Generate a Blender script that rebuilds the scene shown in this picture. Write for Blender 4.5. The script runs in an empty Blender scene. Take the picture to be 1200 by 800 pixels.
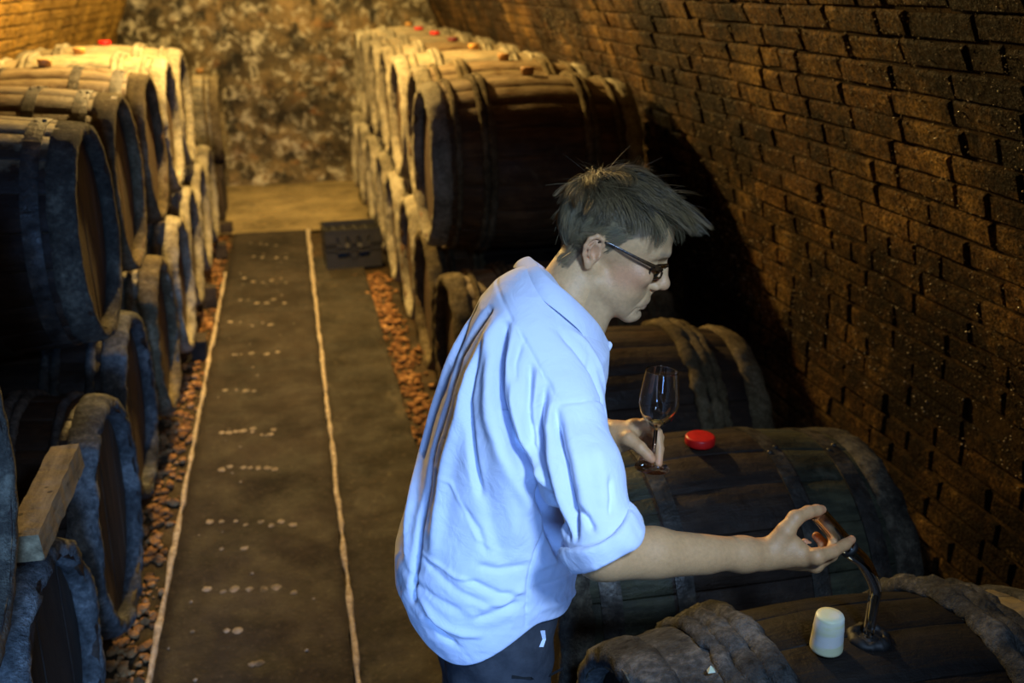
import bpy, math, random
import numpy as np
from mathutils import Vector, Matrix, noise as mnoise

random.seed(7)
RNG = np.random.default_rng(11)
SC = bpy.context.scene
COL = SC.collection

# ------------------------------------------------------------------ camera
FPX, CAM_H = 1150.0, 1.95                     # focal length in pixels of the 1200 x 800 frame, eye height
PITCH = math.atan(420.0 / FPX)
YAW = math.atan(272.0 / math.hypot(FPX, 420.0))
CF = np.array([math.sin(YAW) * math.cos(PITCH), math.cos(YAW) * math.cos(PITCH), -math.sin(PITCH)])
CR = np.array([math.cos(YAW), -math.sin(YAW), 0.0])
CU = np.cross(CR, CF)
CC = np.array([0.0, 0.0, CAM_H])


def ray(u, v):
    return (u - 600) / FPX * CR + (400 - v) / FPX * CU + CF


def dep(u, v, d):
    return CC + ray(u, v) * d


def onz(u, v, z):
    r = ray(u, v)
    return CC + r * ((z - CAM_H) / r[2])


def proj(P):
    d = np.asarray(P, float) - CC
    z = d @ CF
    return np.stack([600 + FPX * (d @ CR) / z, 400 - FPX * (d @ CU) / z, z], -1)


cam = bpy.data.cameras.new('camera')
cam.sensor_width = 36.0
cam.lens = FPX * 36.0 / 1200.0
cam.clip_start = 0.02
cam.dof.use_dof = True
cam.dof.focus_distance = 1.68
cam.dof.aperture_fstop = 3.6
camo = bpy.data.objects.new('camera', cam)
COL.objects.link(camo)
camo.matrix_world = Matrix(((CR[0], CU[0], -CF[0], 0), (CR[1], CU[1], -CF[1], 0), (CR[2], CU[2], -CF[2], CAM_H), (0, 0, 0, 1)))
SC.camera = camo

# ------------------------------------------------------------------ light
wd = bpy.data.worlds.new('cellar_air')
SC.world = wd
wd.use_nodes = True
wd.node_tree.nodes['Background'].inputs[0].default_value = (0.012, 0.010, 0.008, 1)
wd.node_tree.nodes['Background'].inputs[1].default_value = 0.25


def light(name, kind, loc, energy, color, size=0.1, aim=None, spread=None):
    l = bpy.data.lights.new(name, kind)
    l.energy = energy
    l.color = color
    if kind == 'AREA':
        l.shape = 'DISK'
        l.size = size
        if spread:
            l.spread = spread
    else:
        l.shadow_soft_size = size
    o = bpy.data.objects.new(name, l)
    COL.objects.link(o)
    o.location = loc
    if aim is not None:
        o.rotation_euler = (Vector(aim) - Vector(loc)).to_track_quat('-Z', 'Y').to_euler()
    return o


light('aisle_bulb', 'POINT', (-0.26, 5.60, 2.66), 560, (1.0, 0.65, 0.21), 0.045)
light('far_bulb', 'POINT', (0.0, 9.0, 2.60), 200, (1.0, 0.68, 0.24), 0.05)
light('cool_key', 'AREA', (0.58, 0.00, 2.38), 4.5, (0.42, 0.64, 1.0), 0.28, (0.44, 1.48, 1.10), math.radians(58))  # unseen cool key light, added overhead to light the man
light('cool_fill', 'AREA', (-0.15, -1.9, 1.55), 17, (0.20, 0.44, 1.0), 0.9, (-0.85, 2.6, 0.45), math.radians(46))  # added unseen fill behind the camera, tints the left barrels blue
SC.view_settings.view_transform = 'Standard'
SC.view_settings.look = 'None'
SC.view_settings.exposure = 0.0
SC.view_settings.gamma = 1.0
SC.view_settings.use_curve_mapping = False


# ------------------------------------------------------------------ material helpers
class NT:
    def __init__(s, name, rough=0.7, spec=0.5):
        s.m = bpy.data.materials.new(name)
        s.m.use_nodes = True
        s.t = s.m.node_tree
        s.b = s.t.nodes['Principled BSDF']
        s.b.inputs['Roughness'].default_value = rough
        s.b.inputs['Specular IOR Level'].default_value = spec
        s.pos = s.t.nodes.new('ShaderNodeNewGeometry').outputs['Position']
        s.rnd = s.t.nodes.new('ShaderNodeObjectInfo').outputs['Random']

    def lk(s, a, b):
        s.t.links.new(a, b)

    def scaled(s, vec, sc):
        n = s.t.nodes.new('ShaderNodeMapping')
        n.inputs['Scale'].default_value = sc
        s.lk(vec, n.inputs['Vector'])
        return n.outputs[0]

    def objco(s):
        return s.t.nodes.new('ShaderNodeTexCoord').outputs['Object']

    def noise(s, scale, detail=4, rough=0.6, vec=None, dist=0.0):
        n = s.t.nodes.new('ShaderNodeTexNoise')
        n.inputs['Scale'].default_value = scale
        n.inputs['Detail'].default_value = detail
        n.inputs['Roughness'].default_value = rough
        n.inputs['Distortion'].default_value = dist
        s.lk(s.pos if vec is None else vec, n.inputs['Vector'])
        return n.outputs['Fac']

    def voro(s, scale, vec=None, feature='F1', rnd=1.0):
        n = s.t.nodes.new('ShaderNodeTexVoronoi')
        n.feature = feature
        n.inputs['Scale'].default_value = scale
        n.inputs['Randomness'].default_value = rnd
        s.lk(s.pos if vec is None else vec, n.inputs['Vector'])
        return n.outputs['Distance']

    def ramp(s, fac, stops):
        n = s.t.nodes.new('ShaderNodeValToRGB')
        el = n.color_ramp.elements
        while len(el) < len(stops):
            el.new(0.5)
        for e, (p, c) in zip(el, stops):
            e.position = p
            e.color = (c, c, c, 1) if not isinstance(c, tuple) else (*c, 1)
        s.lk(fac, n.inputs[0])
        return n.outputs[0]

    def mix(s, fac, a, b, mode='MIX'):
        n = s.t.nodes.new('ShaderNodeMix')
        n.data_type = 'RGBA'
        n.blend_type = mode
        for k, x in ((0, fac), (6, a), (7, b)):
            if isinstance(x, (int, float)):
                n.inputs[k].default_value = x if k == 0 else (x, x, x, 1)
            elif isinstance(x, tuple):
                n.inputs[k].default_value = (*x, 1)
            else:
                s.lk(x, n.inputs[k])
        return n.outputs[2]

    def math(s, op, a, b=0.0, c=0.0):
        n = s.t.nodes.new('ShaderNodeMath')
        n.operation = op
        for k, x in enumerate((a, b, c)):
            if isinstance(x, (int, float)):
                n.inputs[k].default_value = x
            else:
                s.lk(x, n.inputs[k])
        return n.outputs[0]

    def col(s, c):
        if isinstance(c, tuple):
            s.b.inputs['Base Color'].default_value = (*c, 1)
        else:
            s.lk(c, s.b.inputs['Base Color'])

    def rough(s, r):
        s.lk(r, s.b.inputs['Roughness'])

    def dust(s, c, color, lo=0.72, hi=0.95, amount=0.8):
        g = s.t.nodes.new('ShaderNodeNewGeometry')
        x = s.t.nodes.new('ShaderNodeSeparateXYZ')
        s.lk(g.outputs['Normal'], x.inputs[0])
        f = s.math('ADD', x.outputs[2], s.math('MULTIPLY', s.math('SUBTRACT', s.noise(14, 6, 0.7), 0.5), 0.7))
        return s.mix(s.ramp(f, [(lo, 0.0), (hi, amount)]), c, color)

    def bump(s, h, dist=0.01, strength=1.0):
        n = s.t.nodes.new('ShaderNodeBump')
        n.inputs['Distance'].default_value = dist
        n.inputs['Strength'].default_value = strength
        s.lk(h, n.inputs['Height'])
        s.lk(n.outputs[0], s.b.inputs['Normal'])


MAT = {}


def build_materials():
    # wet cellar brick
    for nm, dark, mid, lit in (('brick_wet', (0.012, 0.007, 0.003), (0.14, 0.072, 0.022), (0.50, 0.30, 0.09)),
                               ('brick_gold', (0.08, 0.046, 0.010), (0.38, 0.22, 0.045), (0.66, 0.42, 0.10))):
        a = NT(nm, 0.4, 0.10)
        n1 = a.noise(3.1, 5)
        n2 = a.noise(34, 5, 0.65)
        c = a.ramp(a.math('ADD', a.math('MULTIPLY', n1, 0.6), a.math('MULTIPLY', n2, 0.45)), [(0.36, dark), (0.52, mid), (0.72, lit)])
        c = a.mix(0.45, c, a.ramp(a.rnd, [(0, 0.45), (1, 1.5)]), 'MULTIPLY')
        if nm == 'brick_wet':
            c = a.mix(a.ramp(a.noise(1.1, 6, 0.75), [(0.46, 0.90), (0.60, 0.0)]), c, (0.012, 0.009, 0.006))
        c = a.mix(a.ramp(a.noise(11, 7, 0.75), [(0.60, 0.0), (0.70, 0.5)]), c, (0.30, 0.21, 0.10))
        c = a.mix(0.85, c, a.ramp(a.noise(105, 3, 0.7), [(0.38, 0.25), (0.62, 1.9)]), 'MULTIPLY')
        a.col(c)
        a.rough(a.ramp(a.noise(60, 3), [(0.40, 0.35), (0.58, 0.85)]))
        a.bump(a.math('ADD', a.noise(150, 3, 0.75), a.math('MULTIPLY', a.noise(42, 5, 0.75), 2.2)), 0.022, 1.0)
        MAT[nm] = a.m
    a = NT('mortar_sooty', 0.9, 0.1)
    a.col(a.ramp(a.noise(22, 5), [(0.3, (0.010, 0.007, 0.004)), (0.7, (0.075, 0.046, 0.020))]))
    a.bump(a.noise(90, 5, 0.7), 0.01, 1.0)
    MAT['mortar'] = a.m
    # mould-patched plaster of the end wall
    a = NT('plaster_mouldy', 0.85, 0.3)
    c = a.ramp(a.noise(2.2, 6, 0.7), [(0.34, (0.018, 0.014, 0.009)), (0.50, (0.10, 0.075, 0.038)), (0.66, (0.24, 0.165, 0.075))])
    c = a.mix(a.ramp(a.noise(7.5, 7, 0.72, dist=0.6), [(0.51, 0.0), (0.61, 0.9)]), c, (0.50, 0.46, 0.34))
    c = a.mix(a.ramp(a.noise(5.0, 5, 0.7, a.scaled(a.pos, (1.3, 1.3, 0.9))), [(0.38, 0.92), (0.50, 0.0)]), c, (0.014, 0.012, 0.008))
    c = a.mix(a.ramp(a.noise(3.4, 4, 0.6, a.scaled(a.pos, (-1.0, 1.0, 1.4))), [(0.6, 0.0), (0.72, 0.55)]), c, (0.26, 0.12, 0.035))
    a.col(c)
    a.bump(a.noise(26, 6, 0.7), 0.03, 0.9)
    MAT['plaster'] = a.m
    # concrete of the aisle
    for nm, lo, hi in (('concrete_strip', (0.012, 0.010, 0.008), (0.055, 0.044, 0.032)), ('concrete_dark', (0.010, 0.009, 0.006), (0.055, 0.046, 0.032)),
                       ('floor_pale', (0.11, 0.085, 0.042), (0.40, 0.31, 0.15)), ('floor_earth', (0.012, 0.009, 0.005), (0.07, 0.045, 0.02))):
        a = NT(nm, 0.6, 0.12)
        big = a.noise(2.3, 5, 0.65)
        c = a.ramp(a.math('ADD', a.math('MULTIPLY', big, 0.65), a.math('MULTIPLY', a.noise(30, 6, 0.7), 0.35)), [(0.35, lo), (0.66, hi)])
        c = a.mix(a.ramp(a.noise(60, 3), [(0.60, 0.0), (0.74, 0.4)]), c, (0.13, 0.10, 0.06))
        if nm != 'concrete_strip':
            c = a.mix(a.ramp(a.noise(4.1, 5, 0.6, a.scaled(a.pos, (1.4, 0.8, 1))), [(0.58, 0.0), (0.7, 0.40)]), c, (0.16, 0.135, 0.09))
        a.col(c)
        a.rough(a.ramp(a.noise(5, 4), [(0.35, 0.50), (0.65, 0.9)]))
        a.bump(a.math('ADD', a.noise(75, 5, 0.7), a.noise(9, 3)), 0.006, 0.8)
        MAT[nm] = a.m
    a = NT('lime', 0.8, 0.3)
    a.col(a.ramp(a.noise(40, 4), [(0.3, (0.22, 0.17, 0.10)), (0.7, (0.60, 0.50, 0.36))]))
    a.bump(a.noise(120, 4), 0.004)
    MAT['lime'] = a.m
    a = NT('speckle_pale', 0.8, 0.2)
    a.col(a.ramp(a.noise(30, 5), [(0.3, (0.08, 0.065, 0.045)), (0.7, (0.36, 0.30, 0.22))]))
    MAT['speckle'] = a.m
    a = NT('rubble', 0.8, 0.3)
    c = a.ramp(a.noise(11, 4), [(0.3, (0.05, 0.022, 0.008)), (0.5, (0.22, 0.10, 0.03)), (0.7, (0.46, 0.26, 0.10))])
    a.col(c)
    a.bump(a.noise(90, 4), 0.004)
    MAT['rubble'] = a.m
    # barrel oak, three states of age
    for nm, lo, mid, hi, mould, mcol in (
            ('oak_dark', (0.008, 0.005, 0.004), (0.024, 0.015, 0.010), (0.058, 0.036, 0.021), 0.22, (0.11, 0.095, 0.07)),
            ('oak_brown', (0.020, 0.010, 0.005), (0.070, 0.036, 0.014), (0.16, 0.088, 0.036), 0.35, (0.24, 0.19, 0.11)),
            ('oak_mouldy', (0.035, 0.030, 0.022), (0.10, 0.088, 0.062), (0.21, 0.18, 0.12), 0.95, (0.38, 0.35, 0.26)),
            ('oak_dusty', (0.008, 0.005, 0.004), (0.024, 0.015, 0.010), (0.058, 0.036, 0.021), 0.22, (0.11, 0.095, 0.07)),
            ('oak_black', (0.003, 0.0025, 0.002), (0.008, 0.006, 0.005), (0.020, 0.014, 0.010), 0.05, (0.04, 0.03, 0.02)),
            ('oak_green', (0.010, 0.010, 0.007), (0.034, 0.036, 0.022), (0.085, 0.085, 0.048), 0.35, (0.16, 0.15, 0.10))):
        a = NT(nm, 0.62, 0.25)
        grain = a.noise(3.0, 6, 0.65, a.scaled(a.pos, (2.0, 14, 14)))
        big = a.noise(4.0, 5, 0.65)
        c = a.ramp(a.math('ADD', a.math('MULTIPLY', grain, 0.5), a.math('MULTIPLY', big, 0.5)), [(0.33, lo), (0.5, mid), (0.68, hi)])
        c = a.mix(0.6, c, a.ramp(a.rnd, [(0, 0.75), (1, 1.25)]), 'MULTIPLY')
        c = a.mix(a.ramp(a.noise(8.5, 7, 0.72, dist=0.4), [(0.66 - 0.22 * mould, 0.0), (0.80 - 0.16 * mould, 0.35 + 0.4 * mould)]), c, mcol)
        if nm in ('oak_brown', 'oak_mouldy', 'oak_dusty'):
            c = a.dust(c, (0.36, 0.29, 0.165), 0.76, 1.05, 0.45 if nm == 'oak_brown' else 0.75)
        a.col(c)
        a.rough(a.ramp(a.noise(7, 4), [(0.35, 0.42), (0.65, 0.85)]))
        a.bump(a.math('ADD', a.noise(40, 5, 0.7), a.math('MULTIPLY', grain, 1.2)), 0.004 + 0.004 * mould, 0.8)
        MAT[nm] = a.m
    for nm, lo, hi in (('head_brown', (0.018, 0.010, 0.005), (0.12, 0.070, 0.030)), ('head_dark', (0.008, 0.006, 0.004), (0.050, 0.034, 0.020))):
        a = NT(nm, 0.7)
        c = a.ramp(a.noise(4, 6, 0.65, a.scaled(a.pos, (8, 9, 1.3))), [(0.32, lo), (0.7, hi)])
        c = a.mix(0.6, c, a.ramp(a.rnd, [(0, 0.6), (1, 1.3)]), 'MULTIPLY')
        a.col(c)
        a.bump(a.noise(30, 5, 0.7, a.scaled(a.pos, (3, 3, 0.6))), 0.003)
        MAT[nm] = a.m
    # mould fur on rims and hoops
    for nm, lo, mid, hi in (('mould_pale', (0.05, 0.042, 0.028), (0.25, 0.22, 0.15), (0.50, 0.46, 0.34)), ('mould_grey', (0.012, 0.012, 0.011), (0.070, 0.071, 0.068), (0.25, 0.245, 0.225)),
                            ('mould_brown', (0.025, 0.018, 0.010), (0.11, 0.085, 0.045), (0.28, 0.23, 0.14)), ('mould_dark', (0.012, 0.010, 0.008), (0.055, 0.048, 0.036), (0.19, 0.17, 0.12))):
        a = NT(nm, 0.95, 0.15)
        c = a.ramp(a.math('ADD', a.math('MULTIPLY', a.noise(7, 5, 0.7), 0.6), a.math('MULTIPLY', a.noise(60, 5, 0.7), 0.4)), [(0.34, lo), (0.5, mid), (0.68, hi)])
        c = a.mix(0.35, c, a.ramp(a.rnd, [(0, 0.6), (1, 1.3)]), 'MULTIPLY')
        a.col(c)
        a.bump(a.math('ADD', a.noise(190, 3, 0.7), a.noise(55, 4, 0.7)), 0.006, 1.0)
        MAT[nm] = a.m
    a = NT('hoop_iron', 0.5, 0.5)
    a.b.inputs['Metallic'].default_value = 0.45
    c = a.ramp(a.noise(16, 6, 0.7), [(0.35, (0.016, 0.015, 0.014)), (0.55, (0.055, 0.050, 0.042)), (0.7, (0.15, 0.125, 0.09))])
    a.col(c)
    a.rough(a.ramp(a.noise(28, 4), [(0.35, 0.35), (0.65, 0.75)]))
    a.bump(a.noise(80, 4), 0.003)
    MAT['iron'] = a.m
    for nm, c, r in (('bung_red', (0.62, 0.012, 0.010), 0.38), ('bung_orange', (0.50, 0.26, 0.06), 0.5), ('bung_brown', (0.34, 0.17, 0.045), 0.6), ('bung_maroon', (0.10, 0.008, 0.012), 0.5),
                     ('rubber_black', (0.006, 0.006, 0.006), 0.6), ('crate_plastic', (0.020, 0.019, 0.014), 0.6), ('shoe_leather', (0.02, 0.014, 0.01), 0.45)):
        a = NT(nm, r)
        a.col(a.mix(0.5, c, a.ramp(a.noise(40, 4), [(0.3, 0.6), (0.7, 1.25)]), 'MULTIPLY'))
        MAT[nm] = a.m
    a = NT('silicone_white', 0.42)
    a.b.inputs['Subsurface Weight'].default_value = 0.35
    a.b.inputs['Subsurface Radius'].default_value = (0.01, 0.009, 0.006)
    a.col(a.ramp(a.noise(22, 3, 0.5, a.scaled(a.pos, (0.4, 0.4, 2.2))), [(0.42, (0.80, 0.80, 0.74)), (0.58, (0.74, 0.74, 0.46))]))
    MAT['silicone'] = a.m
    a = NT('weathered_timber', 0.85, 0.3)
    c = a.ramp(a.noise(4, 6, 0.65, a.scaled(a.pos, (10, 2, 10))), [(0.3, (0.07, 0.048, 0.022)), (0.7, (0.27, 0.20, 0.105))])
    a.col(a.mix(a.ramp(a.voro(22), [(0.10, 0.85), (0.16, 0.0)]), c, (0.02, 0.013, 0.006)))
    a.bump(a.noise(50, 5, 0.7), 0.006)
    MAT['timber'] = a.m
    a = NT('sleeper_timber', 0.85, 0.3)
    a.col(a.ramp(a.noise(9, 6, 0.65), [(0.3, (0.012, 0.009, 0.006)), (0.7, (0.07, 0.05, 0.03))]))
    a.bump(a.noise(50, 5, 0.7), 0.006)
    MAT['sleeper'] = a.m


build_materials()


# ------------------------------------------------------------------ object helpers
def tag(o, label=None, cat=None, group=None, kind=None):
    for k, v in (('label', label), ('category', cat), ('group', group), ('kind', kind)):
        if v:
            o[k] = v
    return o


def link(name, me, mat=None, parent=None, smooth=None):
    o = bpy.data.objects.new(name, me)
    COL.objects.link(o)
    if mat is not None:
        m = MAT[mat] if isinstance(mat, str) else mat
        if len(me.materials) == 0:
            me.materials.append(m)
        elif me.materials[0] != m:
            o.material_slots[0].link = 'OBJECT'
            o.material_slots[0].material = m
    if parent is not None:
        o.parent = parent
    if smooth is not None:
        me.polygons.foreach_set('use_smooth', [smooth] * len(me.polygons))
    return o


def empty(name, loc, rot=(0, 0, 0)):
    o = bpy.data.objects.new(name, None)
    o.empty_display_size = 0.1
    COL.objects.link(o)
    o.location = loc
    o.rotation_euler = rot
    return o


def mesh(name, V, F, smooth=False):
    me = bpy.data.meshes.new(name)
    V = np.asarray(V, float)
    if isinstance(F, np.ndarray) and F.ndim == 2:
        me.vertices.add(len(V))
        me.vertices.foreach_set('co', V.astype(np.float32).ravel())
        k = F.shape[1]
        me.loops.add(F.size)
        me.loops.foreach_set('vertex_index', F.astype(np.int32).ravel())
        me.polygons.add(len(F))
        me.polygons.foreach_set('loop_start', (np.arange(len(F)) * k).astype(np.int32))
        me.update(calc_edges=True)
        me.validate()
    else:
        me.from_pydata([tuple(v) for v in V], [], F)
        me.update()
    if smooth:
        me.polygons.foreach_set('use_smooth', [True] * len(me.polygons))
    return me


def box_vf(lo, hi, jit=0.0):
    V = [(x, y, z) for x in (lo[0], hi[0]) for y in (lo[1], hi[1]) for z in (lo[2], hi[2])]
    if jit:
        V = [tuple(c + random.uniform(-jit, jit) for c in v) for v in V]
    F = [(0, 1, 3, 2), (4, 6, 7, 5), (0, 4, 5, 1), (2, 3, 7, 6), (0, 2, 6, 4), (1, 5, 7, 3)]
    return V, F


def join_vf(parts):
    V, F = [], []
    for v, f in parts:
        n = len(V)
        V += list(v)
        F += [tuple(i + n for i in q) for q in f]
    return V, F


def lathe_vf(prof, n=32, cap=True):
    """profile of (r, z) turned round z; a closed profile gives a hollow body"""
    V, F = [], []
    for r, z in prof:
        for k in range(n):
            t = 2 * math.pi * k / n
            V.append((r * math.cos(t), r * math.sin(t), z))
    m = len(prof)
    for i in range(m - 1):
        for k in range(n):
            k2 = (k + 1) % n
            F.append((i * n + k, i * n + k2, (i + 1) * n + k2, (i + 1) * n + k))
    if cap:
        F.append(tuple(reversed(range(n))))
        F.append(tuple(range((m - 1) * n, m * n)))
    return V, F


def fbm(p, sc, oct_=3):
    return mnoise.fractal(Vector(p) * sc, 1.0, 2.0, oct_)


ico = [(0, 0, 1), (.89, 0, .45), (.28, .85, .45), (-.72, .53, .45), (-.72, -.53, .45), (.28, -.85, .45), (.72, .53, -.45), (-.28, .85, -.45), (-.89, 0, -.45), (-.28, -.85, -.45), (.72, -.53, -.45), (0, 0, -1)]
icf = [(0, 1, 2), (0, 2, 3), (0, 3, 4), (0, 4, 5), (0, 5, 1), (1, 6, 2), (2, 7, 3), (3, 8, 4), (4, 9, 5), (5, 10, 1), (6, 7, 2), (7, 8, 3), (8, 9, 4), (9, 10, 5), (10, 6, 1), (11, 7, 6), (11, 8, 7), (11, 9, 8), (11, 10, 9), (11, 6, 10)]
# ------------------------------------------------------------------ the cellar
VA, VB, VZ = 1.74, 2.30, 0.55                 # half width, rise and springing height of the vault
Y0, Y1 = -2.2, 10.6


def vault_x(z):
    return VA if z < VZ else VA * math.sqrt(max(0.0, 1 - ((z - VZ) / VB) ** 2))


def arc(n=400):
    pts = [(VA, 0.0), (VA, VZ)]
    for i in range(1, n + 1):
        t = math.pi / 2 * i / n
        pts.append((VA * math.cos(t), VZ + VB * math.sin(t)))
    return pts


ARC = arc()
ARC_S = [0.0]
for (x0, z0), (x1, z1) in zip(ARC, ARC[1:]):
    ARC_S.append(ARC_S[-1] + math.hypot(x1 - x0, z1 - z0))


def arc_at(s):
    i = min(max(np.searchsorted(ARC_S, s) - 1, 0), len(ARC) - 2)
    t = (s - ARC_S[i]) / (ARC_S[i + 1] - ARC_S[i])
    (x0, z0), (x1, z1) = ARC[i], ARC[i + 1]
    tx, tz = x1 - x0, z1 - z0
    l = math.hypot(tx, tz)
    return x0 + (x1 - x0) * t, z0 + (z1 - z0) * t, tx / l, tz / l


def vault_sheet(name, s0, s1, ns, sign, mat, kind='structure', push=0.0):
    V, F = [], []
    ny = 40
    for i in range(ns + 1):
        x, z, tx, tz = arc_at(s0 + (s1 - s0) * i / ns)
        for j in range(ny + 1):
            V.append((sign * (x + push * tz), Y0 + (Y1 + 0.3 - Y0) * j / ny, z - push * tx))
    for i in range(ns):
        for j in range(ny):
            q = (i * (ny + 1) + j, i * (ny + 1) + j + 1, (i + 1) * (ny + 1) + j + 1, (i + 1) * (ny + 1) + j)
            F.append(q if sign > 0 else q[::-1])
    o = link(name, mesh(name, V, F), mat, None, True)
    tag(o, kind=kind)
    return o


S_TOP = ARC_S[-1]
S_WALL = 2.05
wall_right = vault_sheet('wall_right', 0, S_WALL, 24, 1, 'mortar', push=-0.004)
tag(wall_right, 'curved wall of wet dark bricks beside the leaning man', 'wall')
wall_left = vault_sheet('wall_left', 0, S_WALL, 24, -1, 'mortar', push=-0.004)
tag(wall_left, 'golden lit curved brick wall behind the barrels across the aisle', 'wall')
V, F = [], []
for i in range(25):
    s = S_WALL + (S_TOP - S_WALL) * i / 24
    x, z, _, _ = arc_at(s)
    V += [(x, Y0, z), (x, Y1 + 0.3, z)]
for i in range(24, -1, -1):
    s = S_WALL + (S_TOP - S_WALL) * i / 24
    x, z, _, _ = arc_at(s)
    V += [(-x, Y0, z), (-x, Y1 + 0.3, z)]
F = [(2 * i, 2 * i + 2, 2 * i + 3, 2 * i + 1) for i in range(len(V) // 2 - 1)]
tag(link('ceiling', mesh('ceiling', V, F), 'brick_wet', None, True), 'sooty barrel vault overhead', 'ceiling', kind='structure')

# bricks: one mesh per variant, chamfered front, laid course by course on the curve
def brick_mesh(L, Hh, k):
    r = random.Random(k)
    d, c = 0.030, 0.006
    j = lambda a: a + r.uniform(-0.0028, 0.0028)
    y, z = L / 2, Hh / 2
    V = [(0, -y, -z), (0, y, -z), (0, y, z), (0, -y, z)]
    m = d * 0.72
    V += [(j(-m), j(-y), j(-z)), (j(-m), j(y), j(-z)), (j(-m), j(y), j(z)), (j(-m), j(-y), j(z))]
    V += [(j(-d), j(-y + c), j(-z + c)), (j(-d), j(y - c), j(-z + c)), (j(-d), j(y - c), j(z - c)), (j(-d), j(-y + c), j(z - c)), (-d - r.uniform(-.002, .003), j(0), j(0))]
    F = []
    for a, b in ((0, 4), (4, 8)):
        for i in range(4):
            i2 = (i + 1) % 4
            F.append((a + i, b + i, b + i2, a + i2))
    F += [(8 + i, 12, 8 + (i + 1) % 4) for i in range(4)]
    return V, F


BV = [(brick_mesh(0.238, 0.065, k), 0.238) for k in range(6)] + [(brick_mesh(0.114, 0.065, 20 + k), 0.114) for k in range(4)]


def lay_bricks(wall, sign, y0, y1, s0, s1, mat, seen):
    r = random.Random(5 if sign > 0 else 9)
    meshes = []
    for k, ((v, f), L) in enumerate(BV):
        v2 = [(sign * x, y, z) for x, y, z in v]
        f2 = f if sign > 0 else [q[::-1] for q in f]
        meshes.append(mesh('brick', v2, f2))
        meshes[-1].materials.append(MAT[mat])
    place = []
    nc = int((s1 - s0) / 0.074)
    for c in range(nc):
        s = s0 + (c + 0.5) * 0.074
        x, z, tx, tz = arc_at(s)
        y = y0 - r.uniform(0, 0.25)
        while y < y1:
            long = r.random() < 0.72
            k = r.randrange(6) if long else 6 + r.randrange(4)
            L = BV[k][1]
            ys = y + L / 2
            proud = r.gauss(0, 0.0026)
            sk = r.gauss(0, 0.010)
            if r.random() > 0.012:
                th = math.atan2(-tx, tz) * sign
                R = Matrix.Rotation(-th if sign > 0 else -th, 4, 'Y') @ Matrix.Rotation(sk, 4, 'X')
                p = (sign * (x + 0.016 + proud), ys, z + r.gauss(0, 0.0025))
                place.append((Matrix.Translation(p) @ R, k, p))
            y += L + 0.0065
    score = []
    for i, (Mx, k, p) in enumerate(place):
        q = proj(p)
        ok = q[2] > 0.3 and -25 < q[0] < 1225 and -15 < q[1] < 815 and seen(q[0], q[1], p)
        score.append((-1.0 / q[2] * (1 if BV[k][1] > .2 else .6) if ok else 1.0, i))
    score.sort()
    single = {i for sc, i in score[:300] if sc < 0}
    rest = []
    for i, (Mx, k, p) in enumerate(place):
        if i in single:
            o = link('brick', meshes[k], None, wall)
            o.matrix_local = Mx
        else:
            v, f = BV[k][0]
            vv = [Mx @ Vector((sign * a, b, c)) for a, b, c in v]
            rest.append((vv, f if sign > 0 else [q[::-1] for q in f]))
    V, F = join_vf(rest)
    o = link('brick_courses', mesh('brick_courses', V, F), mat, wall)
    o['kind'] = 'stuff'


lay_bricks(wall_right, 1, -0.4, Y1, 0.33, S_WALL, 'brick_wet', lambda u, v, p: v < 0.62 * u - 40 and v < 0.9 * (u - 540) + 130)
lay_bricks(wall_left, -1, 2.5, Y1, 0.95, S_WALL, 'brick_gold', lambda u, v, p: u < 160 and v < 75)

# pale specks whose colour stands in for wet glints on the wall
rb = random.Random(17)
parts = []
for k in range(9500):
    y = 1.15 + 4.6 * rb.random() ** 1.25
    s0 = rb.uniform(0.75, S_WALL - 0.02)
    x, z, tx, tz = arc_at(s0)
    rad = 0.0008 + 0.0028 * rb.random() ** 3.0
    off = 0.0160 + rb.uniform(0, 0.0025)
    cx, cz = x - off * tz, z + off * tx
    parts.append(([(cx + rad * a, y + rad * b, cz + rad * c) for a, b, c in ico], icf))
V, F = join_vf(parts)
a = NT('water_bead', 0.14, 1.0)
a.b.inputs['IOR'].default_value = 1.9
a.col((0.52, 0.44, 0.30))
MAT['glint'] = a.m
o = link('glint_specks', mesh('glint_specks', V, F, True), 'glint', wall_right)
o['kind'] = 'stuff'
o['label'] = 'pale specks painted as wet glints on the bricks'

# end wall: lumpy mould-patched plaster
V, F = [], []
nx, nz = 110, 84
for i in range(nx + 1):
    for j in range(nz + 1):
        x = -1.9 + 3.8 * i / nx
        z = -0.05 + 2.85 * j / nz
        d = 0.09 * fbm((x, 3.0, z), 1.6, 4) + 0.035 * fbm((x, 7.0, z), 7, 3)
        foot = max(0, 0.22 - z) * 1.1
        V.append((x, Y1 - 0.05 + d - foot - 0.05 * (z < 0.5) * fbm((x, 1.0, z), 5, 2), z))
for i in range(nx):
    for j in range(nz):
        a = i * (nz + 1) + j
        F.append((a, a + nz + 1, a + nz + 2, a + 1))
o = link('wall_back', mesh('wall_back', V, F), 'plaster', None, True)
tag(o, 'rough mould-patched end wall of the cellar', 'wall', kind='structure')
V, F = box_vf((-1.8, Y0 - 0.15, 0), (1.8, Y0, 2.8))
tag(link('wall_front', mesh('wall_front', V, F), 'plaster'), 'end wall behind the camera', 'wall', kind='structure')

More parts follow.
